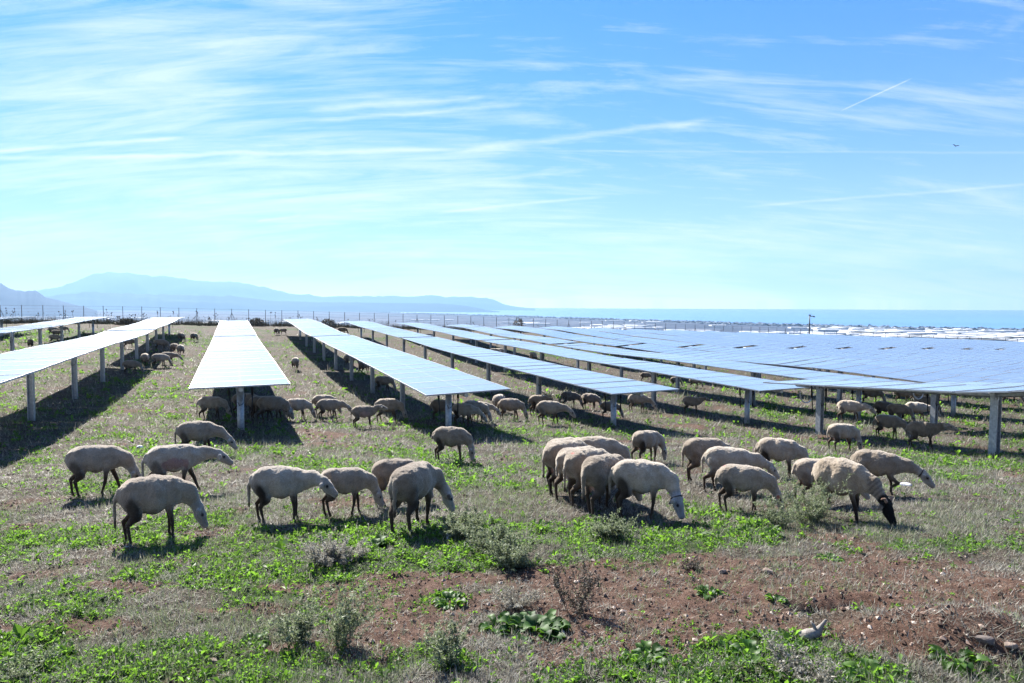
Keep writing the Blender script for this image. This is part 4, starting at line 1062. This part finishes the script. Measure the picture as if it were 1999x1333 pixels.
S(1190, 817, 783, 4, 'graze', 'dim sheep just left of the post below the sixth table')
S(1245, 804, 767, -2, 'reach', 'sheep between two posts in sunlight, pinkish fleece', step=(.05,-.05,-.06,.07))
S(1350, 808, 774, 2, 'level', 'lone shaded sheep walking, legs lit, centre right')
S(1356, 757, 739, -2, 'graze', 'dark far sheep just under a table edge, head to the right')
S(1318, 755, 735, 30, 'graze', 'dark far sheep by a thin post behind the table')
S(1260, 746, 727, 0, 'graze', 'far pale backed sheep close to a post')
# far between the rows
S(577, 724, 697, 80, 'graze', 'lone sheep facing away in the wide sunlit lane')
S(540, 654, 640, 60, 'graze', 'far sheep by the tip shadow, left of a pair nose to nose')
S(553, 653, 640, 182, 'graze', 'far sheep by the tip shadow, right of a pair nose to nose')
S(256, 730, 702, -10, 'graze', 'shaded far sheep lying across the edge of the shadow')
S(284, 715, 689, 75, 'graze', 'far sheep at the edge of the shadow facing away')
S(312, 717, 690, 0, 'graze', 'far sheep in sun with three visible legs')
S(328, 712, 687, -8, 'low', 'far dark headed sheep walking right beside another')
S(341, 692, 671, 60, 'graze', 'left one of two far sheep side by side')
S(353, 694, 673, 70, 'graze', 'right one of two far sheep side by side')
S(314, 684, 662, -10, 'graze', 'far sheep hidden in the shadow of the long row')
S(252, 681, 661, -5, 'graze', 'far dark sheep between two posts of the long row')
S(354, 667, 649, 60, 'graze', 'small far sheep in green grass, left of two apart')
S(379, 667, 649, 60, 'graze', 'small far sheep in green grass, right of two apart')
S(107, 671, 653, 0, 'graze', 'far sheep below the group of three behind the left table')
S(104, 655, 638, -5, 'graze', 'far dark sheep, leftmost of three behind the left table')
S(123, 651, 636, 20, 'graze', 'far sheep, rightmost of three behind the left table')
S(110, 660, 645, 10, 'graze', 'far sheep in the middle of three behind the left table')
S(60, 680, 667, 80, 'graze', 'far lone sheep by the posts near the left edge')
S(668, 655, 638, 10, 'graze', 'far sheep whose pale back peeps over a table')
S(838, 668, 649, 10, 'graze', 'far sheep peeping between two tables')
S(965, 700, 676, 0, 'graze', 'left one of two sheep backs peeping over a table edge')
S(975, 700, 677, 0, 'graze', 'right one of two sheep backs peeping over a table edge')
S(1040, 708, 682, 60, 'graze', 'dark sheep in the narrow gap between tables')
#SHEEP_END
# ------------------------------------------------------------------ air
def haze():
    mb = MB(); x0, x1, y0, y1, z0, z1 = -34000, 34000, -60, 27000, -100, 1500
    mb.box(((x0+x1)/2, (y0+y1)/2, (z0+z1)/2), (x1-x0, y1-y0, z1-z0))
    m = bpy.data.materials.new('haze_air'); m.use_nodes = True; nt = m.node_tree; nt.nodes.clear()
    out = nt.nodes.new('ShaderNodeOutputMaterial'); pv = nt.nodes.new('ShaderNodeVolumePrincipled')
    pv.inputs['Color'].default_value = (.27, .46, .71, 1); pv.inputs['Density'].default_value = HAZE; pv.inputs['Anisotropy'].default_value = .2
    nt.links.new(pv.outputs[0], out.inputs['Volume'])
    o = link('haze', mb.mesh('haze', [m])); tag(o, 'pale blue air haze', 'haze', kind='stuff')
HAZE = 7e-5
haze()

# ------------------------------------------------------------------ sky and sun
w = bpy.data.worlds.new('World'); scn.world = w; w.use_nodes = True; nt = w.node_tree
class WN(NT):
    def __init__(s, t): s.t = t; s.n = t.nodes; s.l = t.links; s.b = None
n = WN(nt); bg = nt.nodes['Background']
sky = nt.nodes.new('ShaderNodeTexSky'); sky.sky_type = 'NISHITA'; sky.sun_disc = False
sky.sun_elevation = SUN_EL; sky.sun_rotation = -SUN_AZ; sky.altitude = 120; sky.air_density = 1.0; sky.dust_density = .15; sky.ozone_density = 3.0
gen = n.new('ShaderNodeTexCoord').outputs['Generated']
sp = n.new('ShaderNodeSeparateXYZ'); n.l.new(gen, sp.inputs[0])
zc = n.math('MAXIMUM', sp.outputs[2], .012)
den = n.math('ADD', zc, .22)
cxv = n.math('DIVIDE', sp.outputs[0], den); cyv = n.math('DIVIDE', sp.outputs[1], den)
cmb = n.new('ShaderNodeCombineXYZ'); n.l.new(cxv, cmb.inputs[0]); n.l.new(cyv, cmb.inputs[1])
def cl(rot, scale, loc, ns, det, rough, dist):
    mp = n.new('ShaderNodeMapping'); n.l.new(cmb.outputs[0], mp.inputs[0]); mp.inputs['Rotation'].default_value = (0, 0, rot); mp.inputs['Scale'].default_value = scale; mp.inputs['Location'].default_value = loc
    return n.noise(mp.outputs[0], ns, det, rough, dist)
c1 = cl(-.12, (1, 4.2, 1), (3.1, .4, 0), 1.3, 12, .68, 1.1)
c2 = cl(.16, (1, 8, 1), (.3, 2.2, 0), 2.1, 10, .7, .6)
c3 = cl(.05, (1, 1.8, 1), (7.7, 1.2, 0), .7, 4, .55, .6)
cc = n.math('ADD', n.math('MULTIPLY', c1, .62), n.math('MULTIPLY', c2, .38))
cc = n.math('ADD', cc, n.math('MULTIPLY', n.math('SUBTRACT', c3, .5), .55))
# clearer towards the upper right, milky at the horizon
cc = n.math('SUBTRACT', cc, n.math('MULTIPLY', n.math('MULTIPLY', n.math('MAXIMUM', n.math('ADD', sp.outputs[0], .05), 0), zc), .75))
cov = n.new('ShaderNodeMapRange'); n.l.new(cc, cov.inputs[0]); cov.inputs[1].default_value = .41; cov.inputs[2].default_value = .66
hz = n.math('POWER', n.math('SUBTRACT', 1, zc, clamp=True), 7)
cv = n.math('ADD', n.math('MULTIPLY', cov.outputs[0], .62), n.math('MULTIPLY', hz, .82), clamp=True)
# contrails: thin great-circle bands
def trail(pa, pb, width, soft, amt):
    A = ray(*pa).normalized(); Bv = ray(*pb).normalized(); N = A.cross(Bv).normalized(); Mv = (A+Bv).normalized(); half = A.dot(Mv)
    dp = n.new('ShaderNodeVectorMath', operation='DOT_PRODUCT'); n.l.new(gen, dp.inputs[0]); dp.inputs[1].default_value = tuple(N)
    dm = n.new('ShaderNodeVectorMath', operation='DOT_PRODUCT'); n.l.new(gen, dm.inputs[0]); dm.inputs[1].default_value = tuple(Mv)
    wob = n.math('MULTIPLY', n.math('SUBTRACT', n.noise(gen, 14, 3), .5), soft)
    b = n.math('SUBTRACT', 1, n.math('DIVIDE', n.math('ABSOLUTE', n.math('ADD', dp.outputs['Value'], wob)), width), clamp=True)
    e = n.math('MULTIPLY', n.math('SUBTRACT', dm.outputs['Value'], half), 1/(max(1-half, 1e-6)*.35), clamp=True)
    return n.math('MULTIPLY', n.math('MULTIPLY', b, e), amt)
for tr in (((1640, 217), (1782, 152), .0013, .0006, .45), ((-200, 312), (900, 292), .004, .008, .4), ((850, 293), (2400, 300), .002, .003, .18), ((-100, 302), (360, 268), .0035, .006, .45), ((850, 415), (1190, 382), .003, .004, .35),
           ((1440, 405), (2100, 352), .0025, .004, .3), ((600, 215), (950, 188), .006, .012, .35), ((600, 240), (1020, 200), .005, .012, .3), ((860, 300), (1400, 232), .006, .012, .3), ((500, 432), (590, 420), .0025, .001, .3)):
    cv = n.math('ADD', cv, trail(*tr), clamp=True)
hs = n.new('ShaderNodeHueSaturation'); hs.inputs['Hue'].default_value = .504; hs.inputs['Saturation'].default_value = 1.65; hs.inputs['Value'].default_value = 1.0
n.l.new(sky.outputs[0], hs.inputs['Color'])
cpr = n.new('ShaderNodeSeparateColor'); n.l.new(hs.outputs[0], cpr.inputs[0]); cmbc = n.new('ShaderNodeCombineColor')
for i, (mm, tt) in enumerate(((.80, .42), (4.6, .98), (10, 1.4))):
    ch = n.math('MULTIPLY', n.math('MAXIMUM', cpr.outputs[i], 0), tt); n.l.new(n.math('DIVIDE', ch, n.math('ADD', 1, n.math('DIVIDE', ch, mm))), cmbc.inputs[i])
skyc = cmbc.outputs[0]
final = n.mix(cv, skyc, CLOUD) if False else None
mxn = n.new('ShaderNodeMix', data_type='RGBA'); n.l.new(cv, mxn.inputs[0]); n.l.new(skyc, mxn.inputs[6]); mxn.inputs[7].default_value = (4.9, 5.1, 5.25, 1)
glow = n.math('ADD', 1, n.math('MULTIPLY', n.math('POWER', 2.718, n.math('MULTIPLY', zc, -30)), 2.2))
vs = n.new('ShaderNodeVectorMath', operation='SCALE'); n.l.new(mxn.outputs[2], vs.inputs[0]); n.l.new(glow, vs.inputs['Scale'])
n.l.new(vs.outputs[0], bg.inputs[0]); bg.inputs[1].default_value = .055
sl = bpy.data.lights.new('sun', 'SUN'); sl.energy = 5.0; sl.angle = R(.5); sl.color = (1, .95, .87)
so = bpy.data.objects.new('sun', sl); COL.objects.link(so)
sd = Vector((-math.sin(SUN_AZ)*math.cos(SUN_EL), math.cos(SUN_AZ)*math.cos(SUN_EL), math.sin(SUN_EL)))
so.rotation_euler = sd.to_track_quat('Z', 'Y').to_euler(); so.location = (0, 0, 50)

scn.view_settings.view_transform = 'Standard'; scn.view_settings.look = 'None'; scn.view_settings.gamma = 1
scn.view_settings.exposure = 1.97
scn.cycles.use_denoising = True
scn.cycles.max_bounces = 6; scn.cycles.diffuse_bounces = 2; scn.cycles.glossy_bounces = 3; scn.cycles.transmission_bounces = 2; scn.cycles.volume_bounces = 0
scn.cycles.sample_clamp_indirect = 6
